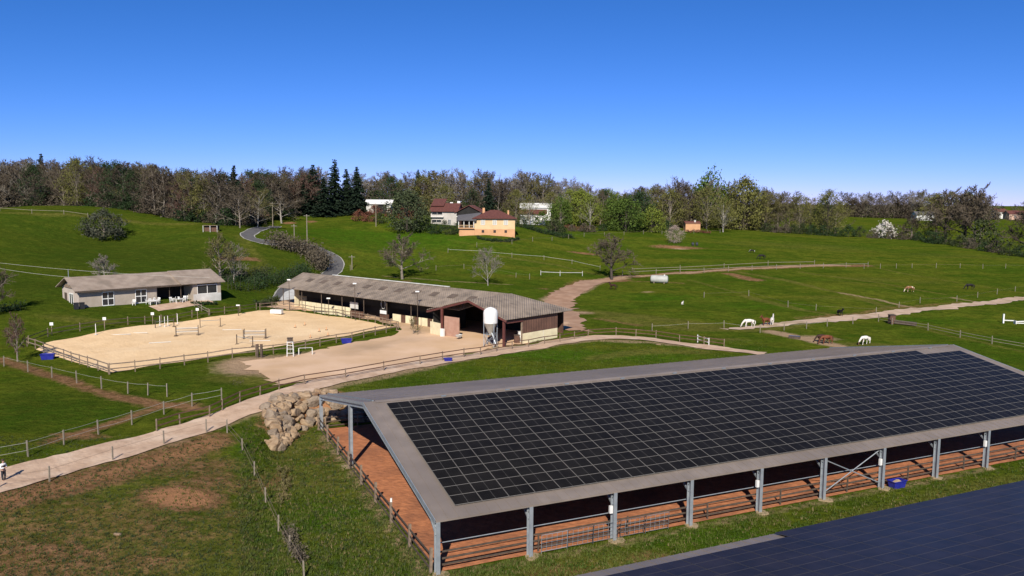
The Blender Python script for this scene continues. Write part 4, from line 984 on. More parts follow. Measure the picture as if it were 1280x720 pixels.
# field shelter on the left hill
p = at(254, 290); fs_ = thing('field_shelter', 'small dark field shelter with white corner posts on the left hillside', 'shelter', p)
mb = MB(); mb.box(.1,3.6,.6,2.0,-.3,1.6); mb.build('boarding', M['brown_wood'], fs_); mb = MB(); mb.slab([(-.1,-.1,1.8),(3.8,-.1,1.8),(3.8,2.2,1.65),(-.1,2.2,1.65)], .1); mb.build('roof', M['wood'], fs_)
for x in (0, 1.85, 3.7): mb = MB(); mb.box(x-.07,x+.07,-.05,.1,-.3,1.7); mb.build('post', M['white_dirty'], fs_)
# ---------------------------------------------------------------- trees
def rvec(r): return Vector((r.gauss(0,1), r.gauss(0,1), r.gauss(0,1))).normalized()
def grow(seed, hgt, spread=.55, trunk_frac=.3, limbs=9, sub=6, twigs=6, fine=6, upness=.6, rad=.3, fine_w=.035, bend=.25):
    """returns (wood MB, twig MB) of a leafless tree"""
    r = random.Random(seed); wood, tw = MB(), MB()
    def chain(p, d, L, n, wob, lift):
        pts = [p]; dd = d.copy()
        for i in range(n):
            dd = (dd + rvec(r)*wob + Z*lift).normalized(); p = p + dd*(L/n); pts.append(p)
        return pts, dd
    trunk, _ = chain(Vector((0,0,-.3)), Vector((r.uniform(-.08,.08), r.uniform(-.08,.08), 1)).normalized(), hgt*.78, 6, .07, .1)
    wood.tube(trunk, [rad*(1-.82*i/6) for i in range(7)], 7)
    def pt_on(pts, s):
        f = s*(len(pts)-1); i = min(int(f), len(pts)-2); return pts[i].lerp(pts[i+1], f-i)
    for li in range(limbs):
        s = trunk_frac + (1-trunk_frac)*(li/(limbs-.5)); ang = li*2.4+r.uniform(-.5,.5)
        out = Vector((math.cos(ang), math.sin(ang), 0)); up = upness*(.55+.9*s)
        d = (out + Z*up).normalized(); L = hgt*spread*(1.15-.75*s)*r.uniform(.8,1.15)*.95
        lp, _ = chain(pt_on(trunk, s), d, L, 4, bend, .05)
        r0 = rad*.42*(1.1-.6*s); wood.tube(lp, [r0*(1-.8*i/4) for i in range(5)], 5, False)
        for si in range(sub):
            q = .25+.75*(si+r.random()*.6)/sub; base = pt_on(lp, min(q, 1)); d2 = ((lp[-1]-lp[0]).normalized()*.7+rvec(r)*.85+Z*.25).normalized()
            L2 = L*.48*r.uniform(.7,1.2)*(1.15-.4*q); sp2, _ = chain(base, d2, L2, 3, bend, .04)
            wood.tube(sp2, [r0*.38, r0*.27, r0*.18, r0*.08], 3, False)
            for ti in range(twigs):
                b3 = pt_on(sp2, .2+.8*(ti+r.random())/twigs); d3 = ((sp2[-1]-sp2[0]).normalized()*.6+rvec(r)*.9+Z*.2).normalized(); L3 = L2*.5*r.uniform(.6,1.2)
                e3 = b3+d3*L3; sd_ = d3.cross(rvec(r)).normalized()*(fine_w*.9); tw.face([b3-sd_, b3+sd_, e3])
                for fi in range(fine):
                    b4 = b3.lerp(e3, (fi+.5)/fine); d4 = (d3*.6+rvec(r)+Z*.15).normalized(); e4 = b4+d4*L3*r.uniform(.35,.7)
                    s4 = d4.cross(rvec(r)).normalized()*(fine_w*.6); tw.face([b4-s4, b4+s4, e4])
    return wood, tw
def leaf_quads(mb, c, n, rad, size, r, flat=1.0, droop=0.0, up_bias=0.3):
    for _ in range(n):
        p = c + Vector((r.gauss(0,1)*rad*.5, r.gauss(0,1)*rad*.5, r.gauss(0,1)*rad*.5*flat))
        n_ = (rvec(r)+Z*up_bias).normalized(); a = n_.cross(rvec(r)).normalized(); b = n_.cross(a); s = size*r.uniform(.6,1.3)
        a = a*s; b = b*s*.6; mb.face([p-a, p-b, p+a, p+b])
def leafy(seed, hgt, width, nclump=70, per=34, size=.26, trunk_h=.25, rad=.28, low=.12, clump=.16):
    r = random.Random(seed); wood, lf = MB(), MB()
    wood.tube([(0,0,-.3),(r.uniform(-.2,.2),0,hgt*.35),(r.uniform(-.3,.3),r.uniform(-.3,.3),hgt*.85)], [rad, rad*.7, rad*.15], 7)
    ctrs = []
    for i in range(nclump):
        z = r.uniform(low, 1); w = (math.sin(min(1, (z-low)/(1-low)*.93+.12)*math.pi)**.6)*width/2; a = r.uniform(0, 6.283); q = math.sqrt(r.uniform(.25, 1))*w*r.uniform(.75,1.08)
        c = Vector((math.cos(a)*q, math.sin(a)*q, z*hgt)); ctrs.append(c)
        leaf_quads(lf, c, per, hgt*clump*r.uniform(.7,1.3), size, r, .7)
        if i % 4 == 0: wood.tube([(0,0,max(.5, c.z*.45)), Vector((c.x*.5, c.y*.5, c.z*.8)), c], [rad*.3, rad*.18, rad*.05], 4, False)
    return wood, lf
def conifer(seed, hgt, width, tiers=26, dens=26, size=.28):
    r = random.Random(seed); wood, lf = MB(), MB()
    wood.tube([(0,0,-.3),(0,0,hgt*.5),(0,0,hgt*.98)], [.3,.18,.04], 6)
    for t in range(tiers):
        f = (t+.5)/tiers; z = hgt*(.05+.93*f); rr = width/2*(1-f)**.75*r.uniform(.72,1.15)+.15
        nb = max(4, int(9*(1-f)+4))
        for b in range(nb):
            a = r.uniform(0, 6.283); L = rr*r.uniform(.7,1.15)
            for q in range(max(2, int(dens*L/5))):
                s = (q+r.random())/max(2, int(dens*L/5)); p = Vector((math.cos(a)*L*s, math.sin(a)*L*s, z - L*s*.28 + .1*s))
                leaf_quads(lf, p, 3, .45*(1.1-.5*s), size, r, .5)
    return wood, lf
LIB = {}
def lib(key, fn):
    if key not in LIB:
        w, l_ = fn()
        def mk(mb, nm):
            me = bpy.data.meshes.new(nm); me.from_pydata(mb.v, [], mb.f); me.materials.append(M['bark']); me.update(); return me
        LIB[key] = (mk(w, 'trunk'), mk(l_, 'crown'))
    return LIB[key]
def tree(name, key, fn, loc, scale, rz, bark, crown, label, group=None, cat='tree', sx=1.0):
    tm, cm = lib(key, fn)
    t = thing(name, label, cat, loc, rz, group); t.scale = (scale*sx, scale*sx, scale)
    for nm, me, m in (('trunk', tm, bark), ('crown', cm, crown)):
        o = bpy.data.objects.new(nm, me); link(o, t); o.material_slots[0].link = 'OBJECT'; o.material_slots[0].material = m
    return t
TR = random.Random(11)
BARE = [(f'bare{i}', (lambda i=i: grow(100+i, 16, spread=.46+.05*(i % 3), trunk_frac=.14, limbs=15, upness=.75, rad=.20, fine_w=.085, fine=6))) for i in range(5)]
ROUNDB = [(f'round{i}', (lambda i=i: grow(300+i, 12, spread=.52, trunk_frac=.26, limbs=15, upness=.8, rad=.32, fine_w=.085, fine=8))) for i in range(2)]
BUD = [(f'bud{i}', (lambda i=i: leafy(400+i, 15, 12.0, 150, 30, .19, rad=.22, low=.10, clump=.10))) for i in range(3)]
CON = [(f'con{i}', (lambda i=i: conifer(500+i, 20, 10.5, tiers=30, dens=30, size=.32))) for i in range(3)]
SCRUB = [(f'scrub{i}', (lambda i=i: leafy(600+i, 4, 6, 34, 34, .20, low=.02, rad=.08, clump=.24))) for i in range(2)]

# the wood: rows of separate trees with distance
def wood_rows(px0, px1, base_fn, d_fn, rows, step, hgt, mix_, labels, group, drow=7.0, zoff=0.0):
    n = 0
    for r_ in range(rows):
        px = px0 + TR.uniform(0, step)
        while px < px1:
            d = d_fn(px) + r_*drow + TR.uniform(-2, 2); p = atd(px, d); kind = TR.choices([m[0] for m in mix_], [m[1] for m in mix_])[0]
            hh = hgt(px)*TR.uniform(.82, 1.14)
            if kind[0] in 'brop':      # bare in several twig colours
                key, fn = TR.choice(BARE); ti = {'b':0,'r':1,'o':2,'p':3}[kind[0]]; ti = 4 if kind == 'bd' else ti
                nm = {'b':'bare_tree','r':'reddish_bare_tree','o':'budding_tree','p':'birch_tree'}[kind[0]]
                tree(nm, key, fn, p, hh/16, TR.uniform(0,6.28), M['bark_pale'] if kind[0] == 'p' or TR.random() < .10 else M['bark'], TW[ti], labels[kind[0]], group, sx=TR.uniform(.85,1.15))
            elif kind == 'g':
                key, fn = TR.choice(BUD); tree('leafing_tree', key, fn, p, hh/15*.84, TR.uniform(0,6.28), M['bark'], FG['olive'], labels['g'], group)
            elif kind == 'e':
                key, fn = TR.choice(BUD); tree('evergreen_tree', key, fn, p, hh/15*.86, TR.uniform(0,6.28), M['bark_dark'], FG['dark'], labels['e'], group)
            elif kind == 'c':
                key, fn = TR.choice(CON); tree('conifer_tree', key, fn, p, hh/20*1.05, TR.uniform(0,6.28), M['bark_dark'], FG['conifer'], labels['c'], group)
            n += 1; px += step*TR.uniform(.75, 1.3)*(1+.05*r_)
    return n
def lab(place): return {'b': f'grey brown leafless tree in {place}', 'r': f'leafless tree with reddish twigs in {place}', 'o': f'tree with olive budding twigs in {place}', 'p': f'pale barked leafless tree in {place}',
                        'g': f'tree coming into olive leaf in {place}', 'e': f'dark ivy green tree in {place}', 'c': f'dark conifer in {place}'}
def interp(tab):
    xs = [t[0] for t in tab]; ys = [t[1] for t in tab]; return lambda x: float(np.interp(x, xs, ys))
dL = interp([(-60,262),(60,272),(100,262),(160,248),(240,236),(290,232),(330,272),(400,300),(470,330)])
hL = interp([(-60,17.5),(60,17),(110,16),(200,15),(290,15.5),(380,17),(470,18)])
cnt = wood_rows(-50, 400, None, dL, 6, 13.0, hL, [('b',6),('bd',5),('r',1.3),('o',2),('p',1.2),('g',.6),('e',2.0),('c',.3)], lab('the long wood along the left skyline'), 'trees of the wood on the left hill', 7)
cnt += wood_rows(440, 760, None, interp([(440,350),(520,345),(620,318),(700,330),(760,322)]), 3, 14, interp([(440,17),(560,19),(620,20),(700,19.5),(760,15)]), [('b',4),('bd',2),('o',3),('p',3.5),('g',1.2),('e',.8)], lab('the wood behind the hillside houses'), 'trees of the wood behind the houses', 9)
cnt += wood_rows(760, 960, None, interp([(760,345),(860,345),(960,350)]), 3, 14, interp([(760,13),(800,15.5),(850,20),(920,20),(960,18)]), [('b',3),('bd',1),('o',4),('p',.6),('g',3.5),('e',1.4)], lab('the wood behind the middle meadow'), 'trees of the wood behind the meadow', 9)
cnt += wood_rows(955, 1050, None, interp([(955,350),(1050,345)]), 2, 14, interp([(955,18),(1000,17),(1050,15)]), [('b',3),('bd',2),('o',4),('g',1),('e',.6)], lab('the hedgerow at the far side of the meadow'), 'trees of the hedgerow beyond the meadow', 9)
cnt += wood_rows(1055, 1238, None, interp([(1050,600),(1240,600)]), 2, 11, interp([(1050,18),(1100,21),(1240,21)]), [('b',5),('bd',2),('p',3),('o',1),('g',.6),('e',.6)], lab('the distant wood on the right skyline'), 'trees of the distant wood on the right', 16)
cnt += wood_rows(1228, 1310, None, interp([(1200,700),(1310,560)]), 1, 12, interp([(1228,9),(1310,18)]), [('b',3),('bd',3),('o',2),('e',2)], lab('the last clump behind the right edge houses'), 'trees at the far right edge', 9)
print('wood trees', cnt)
def scrub_row(px0, px1, d_fn, step, h0, h1, mats_, label, group, name='undergrowth_bush'):
    px = px0
    while px < px1:
        p = atd(px, d_fn(px)+TR.uniform(-2,2)); key, fn = TR.choice(SCRUB)
        tree(name, key, fn, p-Z*.2, TR.uniform(h0, h1)/4, TR.uniform(0,6.28), M['bark_dark'], TR.choice(mats_), label, group, 'bush'); px += step*TR.uniform(.7,1.3)
scrub_row(-40, 400, lambda x: dL(x)-1, 17, 3, 5.5, [FG['brownhedge'], FG['dark'], TW[4]], 'low dark bush under the edge of the left wood', 'bushes along the foot of the left wood')
scrub_row(-40, 400, lambda x: dL(x)+12, 14, 6, 9, [FG['brownhedge'], TW[4], TW[0], FG['brownhedge']], 'tall brown thicket inside the left wood', 'thicket inside the left wood', 'thicket_bush')
scrub_row(-40, 400, lambda x: dL(x)+30, 13, 8, 11, [FG['brownhedge'], TW[4], FG['dark']], 'dark thicket deep inside the left wood', 'deep thicket of the left wood', 'thicket_bush')
scrub_row(440, 960, interp([(440,352),(620,322),(760,330),(960,352)]), 14, 6, 9, [FG['brownhedge'], FG['olive'], TW[2], TW[0], FG['hedge']], 'tall brown and olive thicket in the wood behind the houses and the meadow', 'thicket behind the houses and the meadow', 'thicket_bush')
scrub_row(1050, 1240, interp([(1050,598),(1240,598)]), 9, 8, 12, [FG['brownhedge'], TW[4], TW[0]], 'brown thicket in the distant wood on the right', 'thicket of the distant wood', 'thicket_bush')
scrub_row(960, 1300, interp([(960,338),(1010,334),(1140,325),(1200,300),(1300,262)]), 13, 3, 4.6, [FG['hedge'], FG['brownhedge'], FG['dark']], 'low dark hedge bush closing the far side of the wide meadow', 'hedge bushes beyond the meadow')
scrub_row(450, 530, interp([(450,300),(530,285)]), 16, 2.5, 4, [FG['redhedge'], FG['hedge'], FG['redhedge']], 'reddish garden bush below the white roofed barn', 'garden bushes left of the houses')
scrub_row(520, 600, interp([(520,262),(600,262)]), 16, 2.2, 3.5, [FG['dark'], FG['mid']], 'rounded green garden bush below the red roofed house', 'garden bushes below the houses')
scrub_row(692, 770, interp([(692,280),(770,300)]), 13, 2.2, 3.4, [FG['dark'], FG['brownhedge']], 'dark bush in the hedge right of the ochre farmhouse', 'hedge bushes right of the farmhouse')
scrub_row(770, 836, interp([(770,312),(880,322)]), 12, 3, 4.5, [FG['dark'], FG['hedge']], 'dark bush under the middle wood', 'bushes at the foot of the middle wood')

def single(name, key, fn, px, py, top, bark, crown, label, base_h, sx=1.0, rz=None, cat='tree', group=None, dist=None):
    p = at(px, py) if dist is None else atd(px, dist)
    cc, s = math.cos(PITCH), math.sin(PITCH); d0 = p.y*cc-(p.z-CAMH)*s; hh = max(1.0, (py-top)*d0/FP) if dist is None else (CAMH-(top-252)*p.y/FP)-p.z
    return tree(name, key, fn, p-Z*.05, hh/base_h, TR.uniform(0,6.28) if rz is None else rz, bark, crown, label, group, cat, sx)
# named single trees of the photograph
single('conifer_tree', *CON[0], 392, 276, 207, M['bark_dark'], FG['conifer'], 'leftmost of the tall dark conifers beside the lane', 20, 1.15, dist=296)
single('conifer_tree', *CON[1], 419, 276, 200, M['bark_dark'], FG['conifer'], 'tallest dark conifer in the group by the lane', 20, 1.0, dist=292)
single('conifer_tree', *CON[2], 405, 276, 222, M['bark_dark'], FG['conifer'], 'lower dark conifer squeezed between two taller ones', 20, 1.3, dist=286)
single('conifer_tree', *CON[0], 433, 276, 212, M['bark_dark'], FG['conifer'], 'dark conifer just right of the tallest one', 20, 1.0, dist=298)
single('conifer_tree', *CON[2], 446, 276, 209, M['bark_dark'], FG['conifer'], 'rightmost dark conifer of the group by the lane', 20, 1.05, dist=294)
single('conifer_tree', *CON[1], 380, 276, 226, M['bark_dark'], FG['conifer'], 'broad lower conifer at the left end of the dark group', 20, 1.2, dist=290)
single('conifer_tree', *CON[1], 523, 276, 212, M['bark_dark'], FG['conifer'], 'dark conifer standing behind the red roofed house', 20, .8, dist=345)
single('conifer_tree', *CON[0], 536, 276, 214, M['bark_dark'], FG['conifer'], 'slimmer conifer behind the ridge of the red roofed house', 20, .7, dist=350)
single('conifer_tree', *CON[2], 611, 276, 223, M['bark_dark'], FG['conifer'], 'single dark conifer rising behind the ochre farmhouse', 20, .95, dist=300)
single('evergreen_tree', *BUD[0], 488, 276, 222, M['bark_dark'], FG['dark'], 'rounded dark pine behind the white roofed barn', 15, 1.1, dist=330)
single('evergreen_tree', 'oakgreen', lambda: leafy(77, 11, 11, 110, 42, .26, low=.06, clump=.15), 509, 290, 240, M['bark_dark'], mat('ivy_leaves', (.030,.045,.014), .8, (.055,.07,.022), .5), 'big dark green tree between the white roofed barn and the red roofed house', 11, 1.15)
single('bare_tree', *ROUNDB[0], 503, 349, 290, M['bark'], TW[0], 'broad bare tree behind the long stable roof', 12, 1.2)
single('bare_tree', *ROUNDB[1], 765, 350, 289, M['bark_dark'], TW[0], 'broad bare brownish tree where the dirt track forks', 12, 1.15)
single('bare_tree', *BARE[1], 610, 357, 303, M['bark_pale'], TW[3], 'slender pale bare tree on the grass behind the stable', 16, .95)
single('bare_tree', *ROUNDB[0], 275, 352, 288, M['bark'], TW[2], 'bare olive tinged tree behind the right end of the clubhouse', 12, 1.1)
single('bare_tree', *BARE[3], 292, 354, 296, M['bark_pale'], TW[3], 'thin pale bare tree beside the clubhouse gable', 16, .9)
single('bare_tree', *ROUNDB[1], 132, 357, 315, M['bark_pale'], TW[3], 'small pale bare tree rising behind the clubhouse roof', 12, .95)
single('bare_tree', *ROUNDB[0], 22, 452, 388, M['bark'], TW[1], 'small bare tree by the left corner of the sand arena', 12, .62)
single('bare_tree', *ROUNDB[1], -8, 395, 322, M['bark'], TW[0], 'bare tree cut by the left edge beside the cables', 12, .75)
single('bare_tree', *BARE[0], 517, 418, 392, M['bark'], TW[2], 'tiny bare sapling in the yard before the stable', 16, .9)
single('oak_bush', 'hillbush', lambda: leafy(78, 6, 10, 90, 44, .20, low=.03, clump=.17, rad=.15), 130, 298, 264, M['bark'], mat('oak_scrub_leaves', (.030,.038,.018), .8, (.070,.072,.042), .5), 'solitary round dark bush on the left hillside', 6, 1.0, cat='bush')
single('blossom_tree', *BUD[1], 843, 304, 282, M['bark'], FG['pink'], 'small blossoming tree beside the red earth patch', 15, 1.35)
single('blossom_bush', *SCRUB[0], 1108, 287, 275, M['bark'], FG['blossom'], 'white blossoming bush in the far hedge', 4, 1.0, cat='bush', dist=328)
single('hedge_bush', *SCRUB[1], 1229, 275, 271, M['bark'], FG['hedge'], 'dull green scrub right of the tall hedge trees', 4, 1.0, cat='bush', dist=306)
single('bare_tree', *BARE[2], 322, 284, 232, M['bark_pale'], TW[2], 'leaning pale trees edge where the lane enters the wood', 16, 1.2)
single('bare_tree', *BARE[4], 300, 285, 230, M['bark'], TW[0], 'broad bare tree at the foot of the wood just left of the lane', 16, 1.3)
single('bare_tree', *ROUNDB[1], 352, 279, 236, M['bark_pale'], TW[0], 'spreading bare tree between the lane and the dark conifers', 12, 1.1)
# green trees right of the houses
for px, dist, top, fg, bark, key, fn, bh, lab_, sx in [
    (738, 300, 243, 'fresh', 'bark_pale', 'birchgreen', lambda: leafy(81, 13, 11, 110, 26, .17, low=.24, clump=.12, rad=.24), 13, 'pale trunked tree in fresh green leaf beside the fence', 1.1),
    (713, 312, 236, 'fresh', 'bark', 'bud0', BUD[0][1], 15, 'fresh green budding tree left of the pale trunked one', 1.1),
    (783, 300, 248, 'mid', 'bark_dark', 'wide0', lambda: leafy(82, 11, 13, 120, 40, .25, low=.03, clump=.15), 11, 'broad deep green evergreen at the edge of the meadow', 1.25),
    (815, 303, 258, 'fresh', 'bark_dark', 'wide1', lambda: leafy(83, 8, 9, 90, 36, .22, low=.03, clump=.16), 8, 'rounded light green tree right of the broad evergreen', 1.1),
    (838, 332, 236, 'olive', 'bark', 'bud1', BUD[1][1], 15, 'tall olive green budding tree behind the rounded light green one', 1.25),
    (905, 322, 246, 'olive', 'bark_pale', 'birchgreen', None, 13, 'budding tree with several pale stems right of the brick shed', 1.2),
    (884, 334, 234, 'olive', 'bark', 'bud2', BUD[2][1], 15, 'broad brownish budding tree behind the brick shed', 1.3),
    (930, 345, 223, 'olive', 'bark', 'wide0', None, 11, 'olive green tree on the skyline of the middle wood', .85),
    (888, 350, 215, 'mid', 'bark', 'wide1', None, 8, 'tallest dark green tree on the skyline of the middle wood', .7),
    (760, 338, 236, 'fresh', 'bark', 'bud2', None, 15, 'light green tree behind the broad evergreen', 1.2),
    (645, 300, 238, 'olive', 'bark', 'bud1', None, 15, 'olive brown tree just right of the ochre farmhouse', 1.0),
    (556, 318, 232, 'olive', 'bark', 'bud2', None, 15, 'olive brown tree rising behind the red roofed house', 1.1),
    (590, 322, 236, 'dark', 'bark_dark', 'bud0', None, 15, 'dark green tree behind the left part of the ochre farmhouse', .9),
    (690, 318, 240, 'olive', 'bark', 'bud0', None, 15, 'olive tree between the white cottage and the fresh green trees', 1.1),
    (662, 294, 244, 'olive', 'bark', 'birchgreen', None, 13, 'thin olive leafed tree in front of the white cottage', .7),
    (701, 300, 246, 'mid', 'bark', 'wide1', None, 8, 'rounded mid green tree at the left end of the green clump right of the houses', .8),
    (726, 308, 238, 'fresh', 'bark', 'wide0', None, 11, 'large rounded fresh green tree behind the pale trunked one', .95),
    (768, 306, 243, 'mid', 'bark_dark', 'wide1', None, 8, 'deep green rounded tree left of the broad evergreen', .8),
    (800, 312, 240, 'dark', 'bark_dark', 'wide0', None, 11, 'dark rounded evergreen behind the broad one at the meadow edge', .9),
    (1185, 318, 230, 'bg', 'bark_dark', 'round0', ROUNDB[0][1], 12, 'leftmost of the big dark hedge trees at the right', 1.0),
    (1208, 312, 226, 'bg', 'bark_dark', 'round1', ROUNDB[1][1], 12, 'big bare hedge tree between the two other dark ones at the right', 1.0),
    (1222, 308, 224, 'bg', 'bark_dark', 'round0', None, 12, 'tallest bare hedge tree at the right, next to the dull green scrub', .85),
    (1172, 322, 240, 'g', 'bark_dark', 'bud2', None, 15, 'olive budding tree left of the big dark hedge trees', 1.1),
    (1142, 325, 262, 'bd', 'bark', 'round1', None, 12, 'low bare shrubby tree in the hedge left of the dark trees', 1.3),
    (1290, 275, 250, 'bd', 'bark_dark', 'round1', None, 12, 'bare tree cut by the right edge of the picture', 1.1),
    (1036, 335, 236, 'g', 'bark_dark', 'bud1', None, 15, 'budding tree with dark trunk at the end of the hedgerow', 1.1)]:
    m = {'bd': TW[4], 'bg': TW[0], 'g': FG['olive']}.get(fg) or FG[fg]
    single('bare_tree' if fg[0] == 'b' else 'leafing_tree', key, fn, px, 0, top, M[bark], m, lab_, bh, sx, dist=dist)

F_ = lambda px: [at(*p) for p in px]
# hedges along the lane and next to the stable
def hedge(name, label, pts, width, hgt, fg, seed, step=.8, cat='hedge', per=26, size=.16):
    r = random.Random(seed); line = resample(pts, step, False); b = Vector((pts[0][0], pts[0][1], H(pts[0][0], pts[0][1])))
    t = thing(name, label, cat, b); lf = MB(); wd = MB()
    for x, y in line:
        for q in range(4):
            c = Vector((x+r.gauss(0,width*.3), y+r.gauss(0,width*.3), 0)); hh = hgt*r.uniform(.25,1.0); c.z = H(c.x, c.y)+hh*.8; leaf_quads(lf, c-b, per, hgt*.42, size, r, .8)
        if r.random() < .5: wd.tube([Vector((x,y,H(x,y)-.2))-b, Vector((x+r.uniform(-.3,.3),y+r.uniform(-.3,.3),H(x,y)+hgt*.9))-b], [.05,.02], 4)
    wd.build('stems', M['bark_dark'], t); lf.build('foliage', fg, t); return t
hedge('hedge', 'dark trimmed hedge running behind the clubhouse towards the stable', [at(*p) for p in [(285,362),(310,364),(335,358),(362,350),(385,341)]], 2.6, 3.0, FG['dark'], 1)
hedge('hedge', 'bare brownish hedge hiding the bend of the lane', [at(*p) for p in [(340,308),(352,311),(366,315),(380,319),(393,326),(402,332),(400,340)]], 3.0, 4.4, FG['brownhedge'], 2, .6, 'hedge', 44, .24)
hedge('blossom_hedge', 'pale flowering scrub at the upper end of the brown hedge', [at(*p) for p in [(354,311),(364,314),(378,315)]], 1.4, 2.6, FG['pink'], 3, per=10)
hedge('hedge', 'low green scrub behind the thin pale tree at the clubhouse end', [at(*p) for p in [(270,345),(285,350),(310,352),(340,345)]], 3.4, 2.6, FG['hedge'], 4)
hedge('bush', 'low spreading bush beside the entrance to the stable yard', [at(*p) for p in [(325,383),(335,381),(346,377)]], 1.4, 1.2, FG['hedge'], 5, .6, 'bush')
hedge('bush', 'low green bushes in front of the clubhouse window wing', [at(*p) for p in [(243,380),(256,381),(268,381)]], .7, .6, FG['dark'], 6, .5, 'bush')
hedge('hedge', 'red leaved garden hedge around the brick shed', [atd(px, 311) for px in (862,874,888)], .9, 1.2, FG['redhedge'], 7)
hedge('hedge', 'rusty beech hedge left of the pale trunked green tree', [atd(px, 292) for px in (707,722,737)], .8, 1.9, FG['redhedge'], 8)
hedge('shadowed_hedge', 'dark scrub strip at the left edge behind the clubhouse', [at(*p) for p in [(-10,392),(10,389),(25,387)]], 1.6, 1.6, FG['dark'], 9)  # scrub in the common dark green leaf colour
hedge('bramble', 'grey brown bramble patch at the bottom beside the ditch fence', [at(*p) for p in [(362,668),(368,684),(376,704)]], .7, .8, FG['brownhedge'], 10, .5, 'bush', 30, .07)
hedge('bramble', 'dry scrub in the ditch below the boulder wall', [at(*p) for p in [(352,588),(358,608),(352,628)]], .8, .45, FG['drygrass'], 11, .5, 'bush', 26, .07)
hedge('bush', 'tiny leafless shrub on the grass left of the yard', [at(296,486), at(300,486)], .25, 1.1, FG['brownhedge'], 12, .3, 'bush', 16, .05)

for i, (px, py, top, m, sx, lb) in enumerate([(449,276,264,'redhedge',1.2,'reddish garden bush at the left end of the pair below the white roofed barn'),(462,277,265,'redhedge',1.1,'reddish garden bush nearer the pole below the white roofed barn'),
    (475,279,267,'hedge',1.0,'green bush between the pole and the big dark green tree'),(545,292,280,'dark',1.3,'round dark bush in front of the white house'),(527,290,279,'mid',1.0,'light green bush left of the round dark one below the white house'),
    (571,291,279,'dark',1.0,'dark bush between the white house and the ochre farmhouse'),(678,283,266,'mid',1.0,'green bush at the right end of the white cottage'),(652,284,271,'hedge',1.0,'low dull green bush at the left end of the white cottage'),
    (694,292,276,'hedge',1.2,'dark green shrub at the left end of the beech hedge'),(563,293,283,'hedge',1.2,'low grey green shrub on the farmhouse path')]):
    k_, f_ = SCRUB[i % 2]; single('garden_bush', k_, f_, px, py, top, M['bark_dark'], FG[m], lb, 4, sx, cat='bush')
hedge('hedge', 'low dark garden hedge in front of the ochre farmhouse', F_([(598,299),(615,302),(635,303),(648,300)]), .9, 1.0, FG['dark'], 13, .6)
hedge('hedge', 'dark hedge running right from the farmhouse garden', F_([(655,285),(675,291),(700,297),(715,298)]), 1.2, 1.6, FG['dark'], 14, .6)
# ---------------------------------------------------------------- fences
def F(px): return [at(*p) for p in px]
W2 = ('beam', .06, .13)
rails_fence('arena_fence', 'brown two-rail timber fence along the near side of the sand arena', F([(137,468),(200,461),(260,453),(320,445),(363,440),(400,433),(440,426),(496,413)]), [.65,1.25], W2, 2.5, 1.4, M['wood'], M['wood'])
rails_fence('arena_fence', 'brown two-rail fence at the left end of the sand arena', F([(136,468),(110,459),(80,449),(55,440),(34,433)]), [.65,1.25], W2, 2.4, 1.4, M['wood'], M['wood'])
rails_fence('arena_fence', 'darker thin fence along the far side of the sand arena below the clubhouse', F([(36,430),(60,421),(100,414),(160,406),(240,397),(300,390),(340,385)]), [.5,1.1], ('beam',.05,.10), 2.9, 1.3, M['wood'], M['wood_dark'])
rails_fence('arena_fence', 'grey brown two-rail fence between the sand arena and the stable front', F([(325,388),(345,386),(380,389),(420,395),(460,402),(498,411)]), [.65,1.2], W2, 2.5, 1.35, M['wood'], M['wood'])
rails_fence('path_fence', 'long brown two-rail fence following the lower edge of the gravel path', F([(196,540),(225,531),(262,522),(278,514),(300,503),(349,488),(381,481),(432,473),(480,464),(525,456),(580,447),(640,437),(700,428),(735,421),(770,419),(820,423),(880,431),(905,434)]), [.6,1.15], ('beam',.06,.11), 2.9, 1.25, M['wood'], M['brown_wood'])
rails_fence('white_rail', 'short white rail beside the gravel path near the covered arena ridge', F([(872,428),(886,432)]), [.5,1.0], ('beam',.08,.1), 1.9, 1.15, M['white'], M['white'], cat='rail')
rails_fence('tape_fence', 'white tape fence between the upper left paddock and the gravel path', F([(-30,582),(35,571),(80,556),(123,543),(165,531),(205,518),(240,508),(277,501)]), [.6,1.25], ('tape',.024), 8.2, 1.4, M['wood_pale'], M['rope'])
rails_fence('tape_fence', 'line of pale posts with tape below the sand arena', F([(5,458),(35,465),(65,472),(96,479),(127,486),(160,492),(185,494),(209,496)]), [1.2], ('tape',.016), 4.6, 1.4, M['wood_pale'], M['rope'])
rails_fence('post_fence', 'row of short wooden posts on the lower side of the gravel path', F([(-10,615),(62,602),(141,576),(205,556),(258,541),(284,541)]), [1.0], ('tube',.012), 7.4, 1.35, M['wood_pale'], M['wood'])
rails_fence('wire_fence', 'thin wire fence running down beside the ditch to the bottom edge', F([(284,541),(303,563),(318,595),(332,628),(348,664),(362,690),(380,722)]), [.5,1.0], ('tube',.012), 4.2, 1.2, M['wood_pale'], M['wood'])
rails_fence('meadow_fence', 'pale post and wire fence leading right from the trough below the farm track', F([(1098,402),(1115,406),(1160,413),(1200,422),(1240,430),(1285,438),(1330,448)]), [.5,.95], ('beam',.035,.06), 3.6, 1.35, M['wood_pale'], M['wood_pale'])
rails_fence('track_fence', 'pale rail fence along the earth track across the meadow', F([(778,345),(820,343),(880,341),(940,338),(1000,336),(1085,334)]), [1.0], ('beam',.05,.10), 6.5, 1.5, M['wood_pale'], M['wood_pale'])
rails_fence('track_fence', 'upper rail fence beyond the earth track', F([(790,340),(850,338),(905,335),(960,332),(1018,331)]), [.9], ('beam',.05,.09), 9.0, 1.4, M['wood_pale'], M['wood_pale'])
